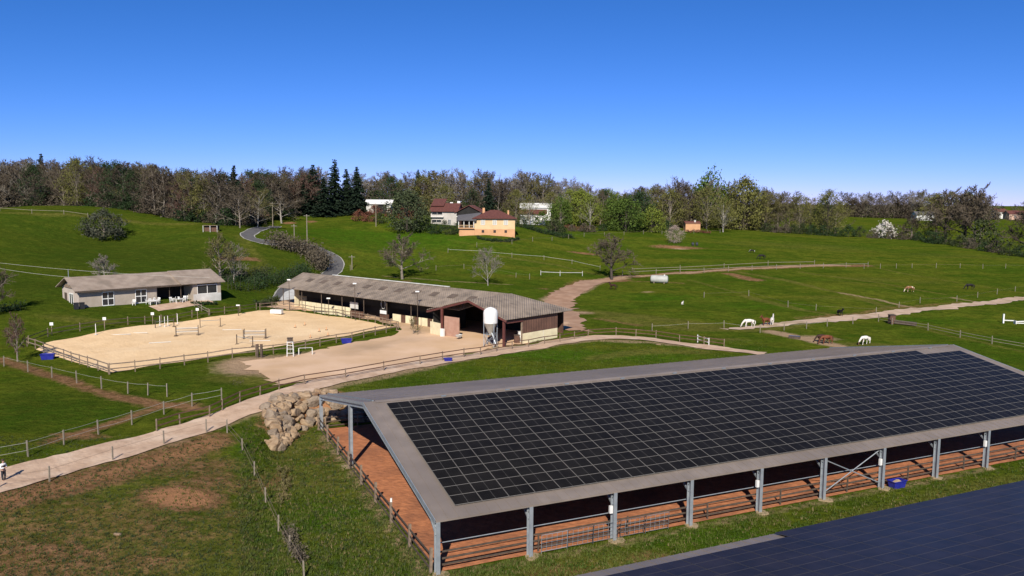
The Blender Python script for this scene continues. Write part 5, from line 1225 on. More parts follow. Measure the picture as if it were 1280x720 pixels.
rails_fence('track_fence', 'white rail fence on the grass left of the forking bare tree', F([(676,344),(700,345),(728,345)]), [.9], ('beam',.06,.10), 4.8, 1.3, M['white_dirty'], M['white_dirty'])
rails_fence('tape_fence', 'white tape fence crossing the hillside below the farmhouse', F([(560,316),(600,318),(640,322),(680,325),(715,330),(750,338)]), [1.0], ('tape',.05), 7, 1.4, M['wood_pale'], M['rope'])
rails_fence('post_fence', 'row of pale posts below the farmhouse garden', F([(596,309),(640,305),(690,301),(730,296),(780,294),(850,293),(900,291)]), [1.0], ('tube',.015), 8, 1.4, M['wood_pale'], M['wood'])
rails_fence('post_fence', 'row of pale posts down the grass behind the stable', F([(545,338),(580,336),(615,341),(645,347),(662,349)]), [1.0], ('tube',.012), 6, 1.3, M['wood_pale'], M['wood'])
rails_fence('post_fence', 'pale posts standing across the right meadow', F([(1080,336),(1140,335),(1200,335),(1285,336),(1340,337)]), [1.0], ('tube',.012), 5.6, 1.4, M['wood_pale'], M['wood'])
rails_fence('post_fence', 'thin posts along the farm track above the grazing horses', F([(880,372),(936,370),(985,384),(1020,388),(1095,392),(1150,379),(1196,377),(1222,372),(1290,360)]), [.9], ('tube',.010), 9, 1.3, M['wood_pale'], M['wood'])
rails_fence('tape_fence', 'thin tape fence between the lower horses and the farm track', F([(815,414),(860,411),(905,410),(950,416),(980,413),(1008,411),(1034,408),(1066,405)]), [.9], ('tape',.02), 8, 1.3, M['wood_pale'], M['rope'])
rails_fence('hill_fence', 'white post fence beneath the wood on the left skyline', F([(0,264),(40,267),(80,268),(110,272)]), [.9], ('beam',.05,.08), 8, 1.2, M['wood_pale'], M['wood_pale'])
rails_fence('post_fence', 'two pale posts near the bend of the lane', F([(440,331),(438,338)]), [1.0], ('tube',.012), 5, 1.4, M['wood_pale'], M['wood'])
rails_fence('handrail', 'wooden handrail down the steps below the clubhouse wing', F([(243,383),(252,389),(262,394)]), [.5,.95], ('beam',.06,.09), 2.4, 1.1, M['wood_pale'], M['wood_pale'], cat='rail')

# ---------------------------------------------------------------- poles and cables
def pole(px, py, h_, label, lampy=False, mt=None, name='utility_pole'):
    p = at(px, py); t = thing(name, label, 'pole', p); mb = MB(); mb.tube([(0,0,-.3),(.03,0,h_)], [.15,.10], 7); mb.build('shaft', mt or M['wood_pale'], t)
    mb = MB(); mb.beam((-.8,0,h_-.15),(.8,0,h_-.15),.1,.12); mb.build('crossarm', mt or M['wood_pale'], t)
    mb = MB(); mb.tube([(0,0,h_),(0,0,h_+.25)], .06, 6); mb.build('insulator', M['white_dirty'], t); return p+Z*h_
pole(341, 284, 7.5, 'pale utility pole where the lane enters the wood'); pole(384, 307, 8.2, 'utility pole with crossarm behind the flowering hedge')
pole(368, 306, 5.2, 'shorter pale pole left of the crossarm pole'); pole(470, 283, 7.0, 'thin pole beside the reddish garden bushes')
pole(440, 337, 3.4, 'slim pole on the grass above the stable roof')
def cable(name, label, a, b, sag, r_=.03, m='rope'):
    pts = [a.lerp(b, i/24)-Z*sag*4*(i/24)*(1-i/24) for i in range(25)]; mb = MB(); o0 = pts[0].copy(); mb.tube([p-o0 for p in pts], r_, 5); o = mb.build(name, M[m]); o.location = o0; tag(o, label, 'cable'); return o
cable('overhead_cable', 'upper white overhead cable from the left edge to the clubhouse', P(-40,324,13.0), P(262,347,10.6), .5, .02); cable('overhead_cable', 'lower white overhead cable sagging toward the clubhouse roof', P(-40,328,12.6), P(150,349,9.6), .7, .02)

def lamp(px, py, h_, label): return lamp_mast(px, py, h_, label)
lamp(444, 401, 6.6, 'lamp mast against the middle of the stable front'); lamp(522, 412, 6.3, 'lamp mast against the right part of the stable front')
lamp(411, 396, 3.4, 'short lamp mast left of the two tall ones at the stable'); lamp(362, 389, 6.0, 'lamp mast at the left end of the stable')
lamp(298, 395, 1.9, 'low lamp post at the far side of the sand arena'); 
for i, (px, py) in enumerate([(65,419),(131,412),(191,405),(247,399)]):
    p = at(px, py); t = thing('marker_board', 'white dressage marker board on the far arena fence, %s from the left' % ['first','second','third','fourth'][i], 'sign', p, .3)
    mb = MB(); mb.box(-.04,.04,-.04,.04,-.1,1.5); mb.build('post', M['wood'], t); mb = MB(); mb.box(-.24,.24,-.05,.02,1.502,1.95); mb.build('board', M['white'], t)

# jumps on the sand
def jump(px, py, rz, label, n=2, oxer=False, colour='white', w=3.2):
    p = at(px, py); t = thing('jump', label, 'jump', p, rz, 'show jumps on the sand arena')
    for y in ((0,.9) if oxer else (0,)):
        for x in (-w/2, w/2):
            mb = MB(); mb.box(x-.05,x+.05,y-.05,y+.05,0,1.5); mb.beam((x-.3,y,.05),(x+.3,y,.05),.08,.1); mb.beam((x,y-.3,.06),(x,y+.3,.06),.08,.1); mb.build('stand', M['wood_dark'], t)
        for q in range(n): mb = MB(); z_ = 1.15-q*.5; mb.tube([(-w/2,y+.08,z_),(w/2,y+.08,z_-.03)], .04, 6); mb.build('pole', M['white_dirty'] if (q+int(y*2)) % 2 else M['steel_dark'], t)
    return t
jump(234, 420, .35, 'white pole jump on the middle left of the sand arena', 2, True); jump(318, 424, .15, 'dark pole jump nearest the lookout stand', 2, True)
jump(306, 432, -.5, 'single bar jump just left of the dark pole jump', 1); jump(263, 409, .5, 'thin pole jump toward the far side of the sand', 1); jump(206, 410, .9, 'small jump at the far left of the sand', 1)
def ground_pole(px, py, rz, label, L=3.0):
    p = at(px, py, .12); mb = MB(); mb.tube([(-L/2,0,0),(L/2,0,0)], .055, 6); o = mb.build('ground_pole', M['white_dirty']); o.location = p; o.rotation_euler = (0,0,rz); tag(o, label, 'pole')
ground_pole(150, 419, .3, 'white pole lying on the sand at the far left'); ground_pole(172, 417, .1, 'pale pole on the sand right of the leftmost lying pole'); ground_pole(200, 429, .4, 'pole lying alone on the left middle of the sand')
ground_pole(325, 427, .2, 'pale pole lying beside the dark pole jump'); ground_pole(290, 413, .2, 'pole lying on the far middle of the sand')
for i, (px, py, w_) in enumerate([(369,410,'nearest the white table'),(381,407,'farthest back of the cluster'),(399,415,'in the middle of the cluster'),(408,413,'on the right of the cluster'),(410,420,'closest to the near rail'),(388,423,'just inside the near rail')]):
    p = at(px, py, .07); t = thing('training_cone', 'small orange brown marker cone on the sand, '+w_, 'cone', p); mb = MB(); lathe(mb, [(.13,0),(.05,.5),(.02,.62)], 10); mb.build('cone', M['orange_base'], t); mb = MB(); mb.box(-.2,.2,-.2,.2,0,.05); mb.build('base', M['wood_dark'], t)
for i, (px, py) in enumerate([(120,419),(200,408),(206,409),(210,408),(222,405)]):
    p = at(px, py, .06); t = thing('arena_post', 'thin white upright pole standing in the far part of the sand, %s from the left' % ['first','second','third','fourth','fifth'][i], 'pole', p); mb = MB(); mb.box(-.035,.035,-.035,.035,0,1.7); mb.build('upright', M['white'], t); mb = MB(); mb.box(-.2,.2,-.2,.2,0,.06); mb.build('foot', M['white_dirty'], t)
# white table near the arena gate, lookout stand, blue tubs
p = at(346, 393); t = thing('white_crate', 'long white trough lying at the right rear corner of the sand arena', 'trough', (p.x,p.y,p.z+.05), -.2)
mb = MB(); mb.box(-1.1,1.1,-.4,.4,.15,.85); mb.build('body', M['white'], t); mb = MB(); mb.box(-.9,.9,-.3,.3,.851,.87); mb.build('inside', M['white_dirty'], t)
for x in (-.9,.9): mb = MB(); mb.box(x-.08,x+.08,-.3,.3,0,.149); mb.build('foot', M['wood'], t)
p = at(363, 446); t = thing('lookout_stand', 'raised white judge stand with dark roofed seat on the near arena fence', 'stand', p, .2); t.scale = (.62, .62, .70)
for x in (-.6,.6):
    for y in (-.5,.5): mb = MB(); mb.beam((x*1.15,y*1.1,-.1),(x,y,2.9),.11,.11); mb.build('leg', M['white'], t)
mb = MB(); mb.box(-.7,.7,-.6,.6,2.9,3.0); mb.build('platform', M['white'], t)
mb = MB(); mb.box(-.55,.55,-.45,.45,3.0,3.6); mb.box(-.65,.65,-.55,.55,3.62,3.72); mb.build('cabin', M['wood_dark'], t)
for z_ in (.8,1.6,2.3): mb = MB(); mb.beam((-.62,-.55,z_),(.62,-.55,z_),.07,.08); mb.build('rung', M['white'], t)
p = at(382, 444); t = thing('white_post_pair', 'low white hitching rail right of the judge stand', 'rail', p, .3)
for x in (-.9,.9): mb = MB(); mb.box(x-.06,x+.06,-.06,.06,-.1,1.0); mb.build('post', M['white_dirty'], t)
mb = MB(); mb.box(-.9,.9,-.04,.04,1.0,1.06); mb.build('rail', M['white_dirty'], t)
for px, lab_ in ((322,'left of the two thick dark gate posts in the near arena fence'),(327,'right of the two thick dark gate posts in the near arena fence')):
    p = at(px, 447); t = thing('gate_post', lab_, 'post', p); mb = MB(); mb.box(-.14,.14,-.14,.14,-.1,1.75); mb.build('timber', M['wood_dark'], t); mb = MB(); mb.box(-.17,.17,-.17,.17,1.752,1.8); mb.build('cap', M['brown_wood'], t)
def blue_tub(px, py, label, s=1.0, rz=.3, z=None):
    p = at(px, py); t = thing('blue_tub', label, 'tub', p, rz)
    mb = MB(); L, Wd, h_ = 1.5*s, .8*s, .65*s
    lo = [(-L*.42,-Wd*.4,0),(L*.42,-Wd*.4,0),(L*.42,Wd*.4,0),(-L*.42,Wd*.4,0)]; hi = [(-L/2,-Wd/2,h_),(L/2,-Wd/2,h_),(L/2,Wd/2,h_*.95),(-L/2,Wd/2,h_)]
    inn = [(x*.93,y*.9,h_) for x, y, _ in hi]; bot = [(x*.85,y*.8,.18) for x, y, _ in hi]
    mb.mesh(lo+hi+inn+bot, [(0,3,2,1)]+[(i,(i+1)%4,(i+1)%4+4,i+4) for i in range(4)]+[(i+4,(i+1)%4+4,(i+1)%4+8,i+8) for i in range(4)]+[(i+8,(i+1)%4+8,(i+1)%4+12,i+12) for i in range(4)]+[(12,13,14,15)])
    mb.build('tub_body', M['blue'], t)
    mb = MB(); mb.tube([(-L/2-.03,-Wd/2-.03,h_),(L/2+.03,-Wd/2-.03,h_),(L/2+.03,Wd/2+.03,h_*.96),(-L/2-.03,Wd/2+.03,h_),(-L/2-.03,-Wd/2-.03,h_)], .04, 5); mb.build('rim', M['blue'], t); return t
blue_tub(433, 429, 'blue plastic tub on the grass outside the near arena fence'); blue_tub(60, 449, 'blue plastic tub by the left corner of the sand arena', 1.1)
blue_tub(1121, 609, 'blue plastic tub holding pale sand beside a barn post', .95, TH); blue_tub(560, 452, 'low blue grey tub in the grass below the path fence', .7, .2)
p = at(1121, 608); mb = MB(); rr = random.Random(3); mb.mesh([(-.5,-.2,0),(.5,-.25,0),(.5,.25,0),(-.5,.22,0),(-.1,0,.3),(.25,.05,.22)], [(0,1,5,4),(1,2,5),(2,3,4,5),(3,0,4),(3,2,1,0)]); o = mb.build('sand_heap', M['concrete']); o.location = (p.x, p.y, p.z+.35); o.rotation_euler = (0,0,TH); tag(o, 'small heap of pale sand lying in the blue tub by the barn post', 'sand heap')

# tank, trough, other bits
p = at(824, 354); t = thing('water_tank', 'grey white cylindrical tank lying on the grass in the meadow', 'tank', p, -.25)
mb = MB(); prof = [(.02,0),(.5,.02),(.8,.12),(.92,.35)]; L = 4.2
ring = []
for i, (r_, x) in enumerate(prof+[(r_, L-x) for r_, x in prof[::-1]]): ring.append((r_, x))
vs = [(x-L/2, r_*math.cos(2*math.pi*k/20), 1.0+r_*math.sin(2*math.pi*k/20)) for r_, x in ring for k in range(20)]
mb.mesh(vs, [(i*20+k, i*20+(k+1)%20, (i+1)*20+(k+1)%20, (i+1)*20+k) for i in range(len(ring)-1) for k in range(20)]); mb.build('drum', mat('weathered_tank', (.36,.36,.33), .6, (.44,.44,.40), .8), t, True)
for x in (-1.2,1.2): mb = MB(); mb.box(x-.12,x+.12,-.7,.7,-.1,.3); mb.build('cradle', M['wood'], t)
mb = MB(); mb.tube([(1.2,0,1.85),(1.2,0,2.1)], .18, 8); mb.build('cap', M['white'], t)
p = at(1120, 405); t = thing('feed_trough', 'long dark feed trough at the fence corner below the farm track', 'trough', p, -.75)
mb = MB(); mb.box(-.2,3.4,-.4,.4,.1,.65); mb.build('trough_body', M['wood_dark'], t)
p = at(1119, 405); t = thing('horse_shelter_box', 'upright dark red brown box standing behind the feed trough', 'box', p+Vector((-.5,.4,0)), .1)
mb = MB(); mb.box(-.5,.5,-.4,.4,0,1.6); mb.build('cabinet', M['brown_wood'], t); mb = MB(); mb.slab([(-.6,-.5,1.63),(.6,-.5,1.63),(.6,.5,1.72),(-.6,.5,1.72)], .06); mb.build('lid', M['wood_dark'], t)
p = at(993, 423); t = thing('water_trough', 'small dark trough on the bare ground left of the brown horse', 'trough', p, -.5); mb = MB(); mb.box(-.9,.9,-.3,.3,0,.4); mb.build('basin', M['wood_dark'], t); mb = MB(); mb.box(-.82,.82,-.24,.24,.401,.42); mb.build('water', M['glass'], t)
p = at(858, 305); 
for i, dx in enumerate((0, 1.6)):
    q = at(866+i*5, 307); t = thing('dark_barrel', ['left','right'][i]+' of two dark barrels by the red earth patch', 'barrel', q); mb = MB(); lathe(mb, [(.4,0),(.45,.4),(.45,.8),(.38,1.1),(.01,1.1)], 14); mb.build('drum', M['black'], t, True); mb = MB(); lathe(mb, [(.47,.55),(.47,.62)], 14); mb.build('hoop', M['steel_dark'], t)
# white cavaletti at right edge
p = at(1254, 404); t = thing('white_jump', 'white standing pole and low white rails at the right edge of the meadow', 'jump', p, -.1)
mb = MB(); mb.box(-.12,.12,-.12,.12,0,1.75); mb.build('upright', M['white'], t)
for a, b in (((0,0,.55),(1.9,0,.5)), ((1.8,-.3,.35),(4.4,-.5,.55)), ((1.8,-.6,.15),(4.6,-.8,.15))): mb = MB(); mb.tube([a, b], .1, 6); mb.build('rail', M['white'], t)
for x in (1.85, 4.4): mb = MB(); mb.box(x-.06,x+.06,-.9,.0,0,.6); mb.build('foot', M['white'], t)
for px, py, s, lab_ in ((147,668,.28,'small pale stone in the lower left paddock'),(823,431,.35,'pale flat stone in the grass above the solar roof')):
    o = bpy.data.objects.new('stone', bms[1]); link(o); o.location = at(px, py); o.scale = (s*1.4, s, s*.5); tag(o, lab_, 'stone')
for i, (px, py) in enumerate([(634,423),(640,424)]): pass
q = at(652, 427); t = thing('storage_tank', 'white plastic storage tank beside the dark box in the stable corner', 'tank', q, .1); mb = MB(); mb.box(-.55,.55,-.5,.5,0,1.55); mb.build('container', M['white'], t); mb = MB(); mb.box(-.6,.6,-.55,.55,1.552,1.65); mb.build('lid', M['white_dirty'], t)
q = at(646, 429); t = thing('wooden_box', 'dark brown wooden box left of the white storage tank', 'box', q, .1); mb = MB(); mb.box(-.4,.4,-.4,.4,0,1.2); mb.build('crate', M['brown_wood'], t); mb = MB(); mb.box(-.45,.45,-.45,.45,1.202,1.27); mb.build('lid', M['wood_dark'], t)
q = T(-84.6, 87.8, 0); q.z = H(q.x, q.y); t = thing('wheelbarrow', 'pale wheelbarrow leaning beside the pinkish sliding door', 'wheelbarrow', q, 1.0)
mb = MB(); mb.mesh([(-.3,-.2,.35),(.3,-.2,.35),(.3,.2,.35),(-.3,.2,.35),(-.5,-.3,.75),(.55,-.3,.75),(.55,.3,.75),(-.5,.3,.75)], [(0,3,2,1),(0,1,5,4),(1,2,6,5),(2,3,7,6),(3,0,4,7)]); mb.build('tray', M['white_dirty'], t)
mb = MB(); mb.tube([(.55,.03,.22),(.55,-.03,.22)], .2, 12); mb.build('wheel', M['black'], t)
for y in (-.25,.25): mb = MB(); mb.tube([(.5,0,.22),(-.3,y,.4),(-1.1,y,.7)], .025, 5); mb.build('handle', M['steel'], t)

# ---------------------------------------------------------------- horses and people
def skin_body(name, verts, edges, radii, m, parent, sub=2, root=0):
    me = bpy.data.meshes.new(name); me.from_pydata(verts, edges, []); me.materials.append(m)
    o = bpy.data.objects.new(name, me); link(o, parent); reg(o)
    sk = o.modifiers.new('Skin', 'SKIN'); 
    if not me.skin_vertices: me.attributes.new if False else None
    o.data.skin_vertices  # layer made with the modifier
    layer = o.data.skin_vertices[0].data if len(o.data.skin_vertices) else None
    if layer:
        for i, r_ in enumerate(radii): layer[i].radius = (r_, r_) if not isinstance(r_, tuple) else r_; layer[i].use_root = (i == root)
    sk.use_smooth_shade = True
    sb_ = o.modifiers.new('Subdivision', 'SUBSURF'); sb_.levels = sub; sb_.render_levels = sub
    return o
def coat(name, c1, c2=None, scale=1.5, lo=.48, hi=.52): return mat(name, c1, .7, c2 or tuple(c*.8 for c in c1), scale, lo=lo, hi=hi, detail=1.0, spec=.3)
def baked_skin(verts, edges, radii, root=0, sub=2):
    """continuous surface grown along the skeleton, evaluated to plain mesh data"""
    import bmesh
    bm = bmesh.new(); lay = bm.verts.layers.skin.verify()
    vs = [bm.verts.new(v) for v in verts]
    for i, v in enumerate(vs): r_ = radii[i]; v[lay].radius = r_ if isinstance(r_, tuple) else (r_, r_); v[lay].use_root = (i == root)
    for a, b in edges: bm.edges.new((vs[a], vs[b]))
    me = bpy.data.meshes.new('tmp'); bm.to_mesh(me); bm.free()
    o = bpy.data.objects.new('tmp', me); C.objects.link(o)
    o.modifiers.new('Skin', 'SKIN').use_smooth_shade = True
    s_ = o.modifiers.new('Subdivision', 'SUBSURF'); s_.levels = sub; s_.render_levels = sub
    dg = bpy.context.evaluated_depsgraph_get(); dg.update(); out = bpy.data.meshes.new_from_object(o.evaluated_get(dg))
    bpy.data.objects.remove(o); return out
def horse_mesh(graze, step=.15):
    v = []; e = []; r = []
    def a(p, rad, par=None):
        v.append(p); r.append(rad); i = len(v)-1
        if par is not None: e.append((par, i))
        return i
    mid = a((0,0,1.12), (.30,.31)); loin = a((-.38,0,1.17), (.27,.27), mid); rump = a((-.70,0,1.17), (.27,.27), loin); tailb = a((-.90,0,1.14), .15, rump)
    chest = a((.42,0,1.12), (.27,.31), mid); wither = a((.62,0,1.2), (.20,.26), chest)
    if graze: n1 = a((.86,0,1.08), .17, wither); n2 = a((1.12,0,.80), .125, n1); n3 = a((1.30,0,.50), .10, n2); h1 = a((1.38,0,.34), .105, n3); h2 = a((1.46,0,.16), .075, h1); h3 = a((1.50,0,.06), .055, h2)
    else: n1 = a((.80,0,1.38), .17, wither); n2 = a((.98,0,1.62), .125, n1); n3 = a((1.08,0,1.78), .105, n2); h1 = a((1.24,0,1.72), .10, n3); h2 = a((1.42,0,1.56), .075, h1); h3 = a((1.52,0,1.48), .06, h2)
    for s, off in ((1, step), (-1, -step)):
        sh = a((.50,s*.17,.95), .14, chest); el = a((.50,s*.18,.76), .095, sh); kn = a((.50+off,s*.17,.46), .058, el); fe = a((.50+off,s*.17,.16), .042, kn); a((.53+off,s*.17,.04), .06, fe)
        hp = a((-.66,s*.16,.98), .18, rump); st_ = a((-.56-off*.3,s*.17,.78), .12, hp); ho_ = a((-.78-off,s*.16,.52), .062, st_); fe = a((-.74-off,s*.16,.18), .044, ho_); a((-.70-off,s*.16,.04), .06, fe)
    return baked_skin(v, e, r)
HM = {g: horse_mesh(g) for g in (True, False)}
def horse(name, px, py, heading, coat_m, mane_m, graze, label, s=1.0, eye=None):
    p = at(px, py); t = thing(name, label, 'horse', p, heading); t.scale = (s, s, s)
    me = HM[graze]; o = bpy.data.objects.new('body', me); link(o, t)
    if not len(me.materials): me.materials.append(coat_m)
    o.material_slots[0].link = 'OBJECT'; o.material_slots[0].material = coat_m
    mb = MB(); mb.tube([(-.98,0,1.22),(-1.12,0,1.05),(-1.14,0,.75),(-1.10,0,.42)], [.05,.09,.10,.03], 7); mb.build('tail', mane_m, t, True)
    mb = MB(); pts = [(.60,0,1.44),(.84,0,1.27),(1.10,0,.96),(1.33,0,.62),(1.42,0,.47)] if graze else [(.58,0,1.46),(.74,0,1.62),(.90,0,1.80),(1.04,0,1.92),(1.18,0,1.86)]
    mb.tube(pts, [.04,.08,.08,.07,.03], 6); mb.build('mane', mane_m, t, True)
    hx = [(1.33,.45),(1.36,.5)] if graze else [(1.12,1.86),(1.10,1.97)]
    for s_ in (-1, 1): mb = MB(); mb.tube([(hx[0][0]-.02,s_*.06,hx[0][1]),(hx[1][0]-.04,s_*.08,hx[1][1]+.06)], [.035,.008], 5); mb.build('ear', coat_m, t)
    return t
whitec = coat('white_coat', (.68,.64,.58), (.60,.55,.49)); bay = coat('bay_coat', (.11,.035,.018), (.075,.025,.014)); blackc = coat('black_coat', (.012,.010,.010)); dbay = coat('dark_bay_coat', (.045,.018,.012))
pinto = coat('pinto_coat', (.68,.64,.58), (.10,.05,.03), 1.15); palo = coat('chestnut_pinto_coat', (.22,.10,.045), (.66,.56,.42), 1.3); chest_ = coat('chestnut_coat', (.17,.052,.022), (.13,.04,.02))
horse('horse', 936, 409, math.pi+.1, whitec, whitec, True, 'white horse grazing left of the brown horse by the farm track')
horse('horse', 957, 407, math.pi+.5, chest_, bay, False, 'brown horse standing next to the white one at the end of the farm track')
horse('horse', 965, 406, 1.1, whitec, whitec, False, 'pale horse standing just behind the brown one', .95)
horse('horse', 1033, 430, math.pi+.25, chest_, bay, True, 'brown horse with lowered head on the bare ground')
horse('horse', 1027, 428, math.pi+.1, dbay, blackc, True, 'darker brown horse half hidden beside the brown one on the bare ground', .9)
horse('horse', 1081, 431, math.pi+.45, pinto, whitec, True, 'white horse with brown patches on the dry grass above the solar roof')
horse('horse', 1137, 365, .1, palo, palo, True, 'chestnut and cream pony grazing above the farm track', .95).rotation_euler.z = math.pi+.1
horse('horse', 1212, 362, math.pi, blackc, blackc, True, 'black horse grazing at the right side of the meadow')
horse('horse', 1050, 395, -1.4, blackc, blackc, False, 'dark horse seen end on beside the farm track', .85)
horse('horse', 766, 362, 2.6, dbay, blackc, False, 'dark brown horse in front of the forking bare tree', .9)
horse('horse', 952, 324, math.pi, blackc, blackc, True, 'nearly black horse grazing beyond the earth track', 1.0)
horse('pony', 940, 316, math.pi-.3, blackc, whitec, True, 'small dark pony with a white muzzle beyond the earth track', .7)
# a small white animal in the green paddock
p = at(853, 381); t = thing('white_goat', 'small white goat alone on the green paddock below the tank', 'goat', p, 1.0)
gme = baked_skin([(0,0,.45),(-.25,0,.46),(.25,0,.46),(.38,0,.62),(.5,0,.7),(.62,0,.64)]+[(x,y,z) for x in (.2,-.22) for y in (.09,-.09) for z in (.3,.03)], [(0,1),(0,2),(2,3),(3,4),(4,5),(2,6),(6,7),(2,8),(8,9),(1,10),(10,11),(1,12),(12,13)], [.16,.15,.14,.08,.08,.045]+[.06,.03]*4)
gme.materials.append(whitec); o = bpy.data.objects.new('body', gme); link(o, t)
for s_ in (-1,1): mb = MB(); mb.tube([(.48,s_*.04,.76),(.40,s_*.06,.92)], [.02,.006], 5); mb.build('horn', M['wood_pale'], t)

def person(px, py, heading, label):
    p = at(px, py); t = thing('person', label, 'person', p, heading)
    skin = mat('skin_tone', (.42,.24,.17), .6); shirt = mat('white_shirt_cloth', (.72,.71,.70), .8); navy = mat('dark_cloth', (.018,.019,.028), .85); shoe = mat('pale_shoe', (.5,.47,.43), .7)
    # x = left, facing -y ; arms folded in front holding a small object
    v = [(0,0,.95),(0,-.01,1.12),(0,0,1.33),(0,0,1.45),(0,-.01,1.53),(0,-.02,1.62),(0,-.025,1.70)]; e = [(0,1),(1,2),(2,3),(3,4),(4,5),(5,6)]; r = [(.16,.11),(.14,.10),(.17,.11),(.07,.06),(.055,.055),(.085,.10),(.07,.085)]
    for s in (-1,1):
        i = len(v); v += [(s*.18,0,1.40),(s*.25,-.02,1.14),(s*.10,-.24,1.16),(s*.02,-.29,1.20)]; r += [.065,.05,.038,.03]; e += [(2,i),(i,i+1),(i+1,i+2),(i+2,i+3)]
        for k_ in range(4): v.append((s*.02-s*.015+(k_-1.5)*.0, -.36+abs(k_-1.5)*.012, 1.17+k_*.02)); r.append(.009); e.append((i+3, len(v)-1))
        v.append((s*.045,-.33,1.235)); r.append(.010); e.append((i+3, len(v)-1))
        i = len(v); v += [(s*.09,0,.86),(s*.10,-.03*s,.48),(s*.10,.02*s,.10),(s*.10,-.10+.02*s,.045)]; r += [.09,.062,.045,.045]; e += [(0,i),(i,i+1),(i+1,i+2),(i+2,i+3)]
    me = baked_skin(v, e, r); me.materials.append(skin); o = bpy.data.objects.new('body', me); link(o, t)
    def cloth(nm, vs, es, rs, m):
        me = baked_skin(vs, es, rs, sub=2); me.materials.append(m); o = bpy.data.objects.new(nm, me); link(o, t)
    cloth('trousers', [(0,0,.97),(.09,0,.86),(.10,-.03,.48),(.10,.02,.12),(-.09,0,.86),(-.10,.03,.48),(-.10,-.02,.12)], [(0,1),(1,2),(2,3),(0,4),(4,5),(5,6)], [(.18,.13),.105,.078,.06,.105,.078,.06], navy)
    cloth('shirt', [(0,0,1.34),(.19,0,1.40),(.26,-.02,1.14),(.11,-.23,1.16),(-.19,0,1.40),(-.26,-.02,1.14),(-.11,-.23,1.16)], [(0,1),(1,2),(2,3),(0,4),(4,5),(5,6)], [(.18,.12),.082,.066,.05,.082,.066,.05], shirt)
    cloth('vest', [(0,0,1.0),(0,-.01,1.15),(0,0,1.34),(0,0,1.43)], [(0,1),(1,2),(2,3)], [(.19,.14),(.18,.135),(.19,.14),(.09,.09)], navy)
    mb = MB(); hv = []; n = 12
    prof = [(.115,1.63),(.12,1.69),(.105,1.76),(.06,1.805),(.01,1.815)]
    for r_, z in prof: hv += [(r_*.92*math.cos(2*math.pi*k/n), .01+r_*1.05*math.sin(2*math.pi*k/n), z + (.045 if math.sin(2*math.pi*k/n) < -.3 and z < 1.7 else 0)) for k in range(n)]
    mb.mesh(hv, [(i*n+k, i*n+(k+1)%n, (i+1)*n+(k+1)%n, (i+1)*n+k) for i in range(len(prof)-1) for k in range(n)]); mb.build('hair', mat('brown_hair', (.05,.03,.02), .8), t, True)
    for s in (-1,1): mb = MB(); mb.box(s*.10-.05,s*.10+.05,-.17,.09,-.01,.09); mb.build('shoe', shoe, t)
    for s in (-1,1): mb = MB(); mb.tube([(s*.034,-.118,1.665),(s*.034,-.128,1.665)], .012, 6); mb.build('eye', navy, t)
    mb = MB(); mb.mesh([(-.015,-.115,1.63),(.015,-.115,1.63),(0,-.15,1.628),(0,-.118,1.672)], [(0,1,2),(0,2,3),(1,3,2),(0,3,1)]); mb.build('nose', skin, t)
    mb = MB(); mb.box(-.028,.028,-.122,-.115,1.588,1.6); mb.build('mouth', mat('lips', (.3,.1,.08), .6), t)
    return t
person(5, 602, R(75), 'person in white shirt and dark vest standing with folded arms on the gravel path')

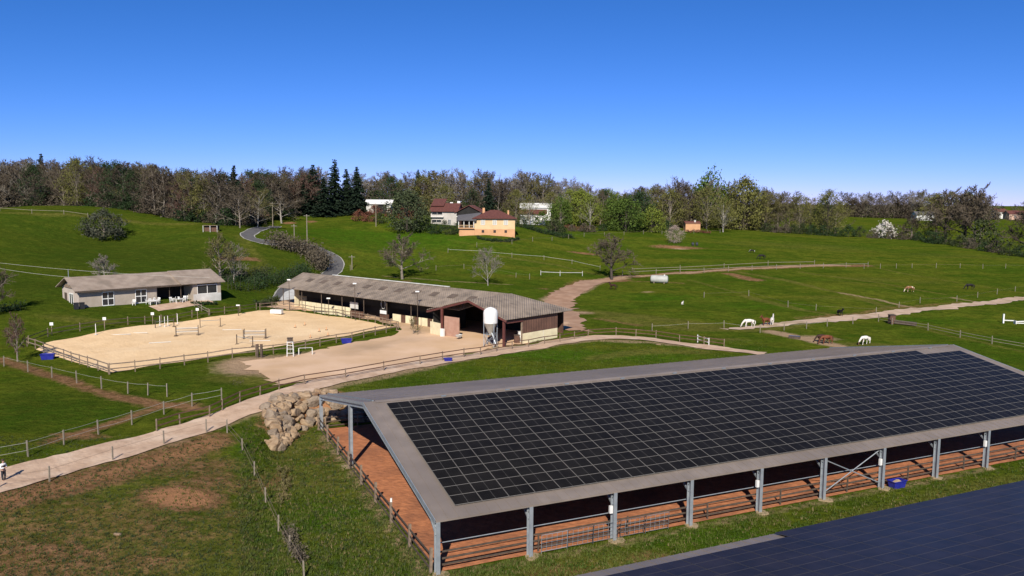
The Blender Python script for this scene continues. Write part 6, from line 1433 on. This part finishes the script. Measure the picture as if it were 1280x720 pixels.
# ---------------------------------------------------------------- rough grass near the covered arena
gr = random.Random(21)
def tufts(name, label, n, region, hmin, hmax, m, blades, avoid=()):
    mb = MB(); cnt = 0; tries = 0
    while cnt < n and tries < n*6:
        tries += 1; px, py = region(gr); p = at(px, py)
        if any(sdz(p) for sdz in avoid): continue
        cnt += 1; hh = gr.uniform(hmin, hmax)
        for b in range(blades):
            a = gr.uniform(0, 6.283); o_ = Vector((math.cos(a), math.sin(a), 0)); q = p+o_*gr.uniform(0,.14); w = Vector((-o_.y, o_.x, 0))*gr.uniform(.02,.045)
            mb.face([q-w-Z*.03, q+w-Z*.03, q+o_*hh*gr.uniform(.2,.8)+Z*hh*gr.uniform(.6,1)])
    o = mb.build(name, m); tag(o, label, 'grass', kind='stuff'); return o
from functools import partial
def inpoly(pts):
    w_ = [q.xy for q in pts]
    def f(p):
        ins = False; n = len(w_)
        for i in range(n):
            a = w_[i]; b = w_[(i+1) % n]
            if (a[1] > p.y) != (b[1] > p.y) and p.x < (b[0]-a[0])*(p.y-a[1])/(b[1]-a[1])+a[0]: ins = not ins
        return ins
    return f
in_barn = inpoly([B(-.2,-.1), B(BL+1,-.1), B(BL+1,BW+1), B(-.2,BW+1)])
pathpoly = inpoly([Vector((q.x, q.y, 0)) for q in [Vector(v) for v in strip([at(*p) for p in path_px], 4.6)]])
def reg_front(r): px = r.uniform(560, 1290); y0 = 722-(px-560)*.19; return px, r.uniform(y0-10, min(735, y0+70))
def reg_ditch(r): return r.uniform(300, 560), r.uniform(520, 730)
def reg_bank(r): return r.uniform(430, 960), r.uniform(425, 490)
def reg_left(r): return r.uniform(-10, 320), r.uniform(545, 730)
tufts('grass_tufts', 'rough green grass in front of the covered arena', 7000, reg_front, .10, .28, FG['grass'], 5, [in_barn])
tufts('dry_grass_tufts', 'dry straw coloured grass scattered in front of the covered arena', 1200, reg_front, .10, .26, FG['drygrass'], 5, [in_barn])
tufts('grass_tufts', 'rough green grass in the ditch left of the covered arena', 6500, reg_ditch, .08, .26, FG['grass'], 5, [in_barn, pathpoly])
tufts('dry_grass_tufts', 'dry straw coloured grass in the ditch left of the covered arena', 1500, reg_ditch, .08, .26, FG['drygrass'], 5, [in_barn, pathpoly])
tufts('grass_tufts', 'green grass on the bank above the solar roof', 3500, reg_bank, .12, .3, FG['grass'], 4, [in_barn, pathpoly, inpoly([at(*p) for p in yard_px])])
tufts('weed_tufts', 'low weeds in the worn lower left paddock', 5200, reg_left, .05, .15, FG['grass'], 5, [pathpoly])
c0_ = at(225, 622); hollow = lambda p: math.hypot((p.x-c0_.x)/3.0, (p.y-c0_.y)/2.4) < 1

tufts('weed_tufts', 'dark broad leaved weeds scattered over the worn paddock', 2600, reg_left, .08, .2, FG['hedge'], 6, [pathpoly, hollow])
tufts('weed_tufts', 'dark weeds and rushes in the ditch', 1200, reg_ditch, .1, .3, FG['hedge'], 6, [in_barn, pathpoly])
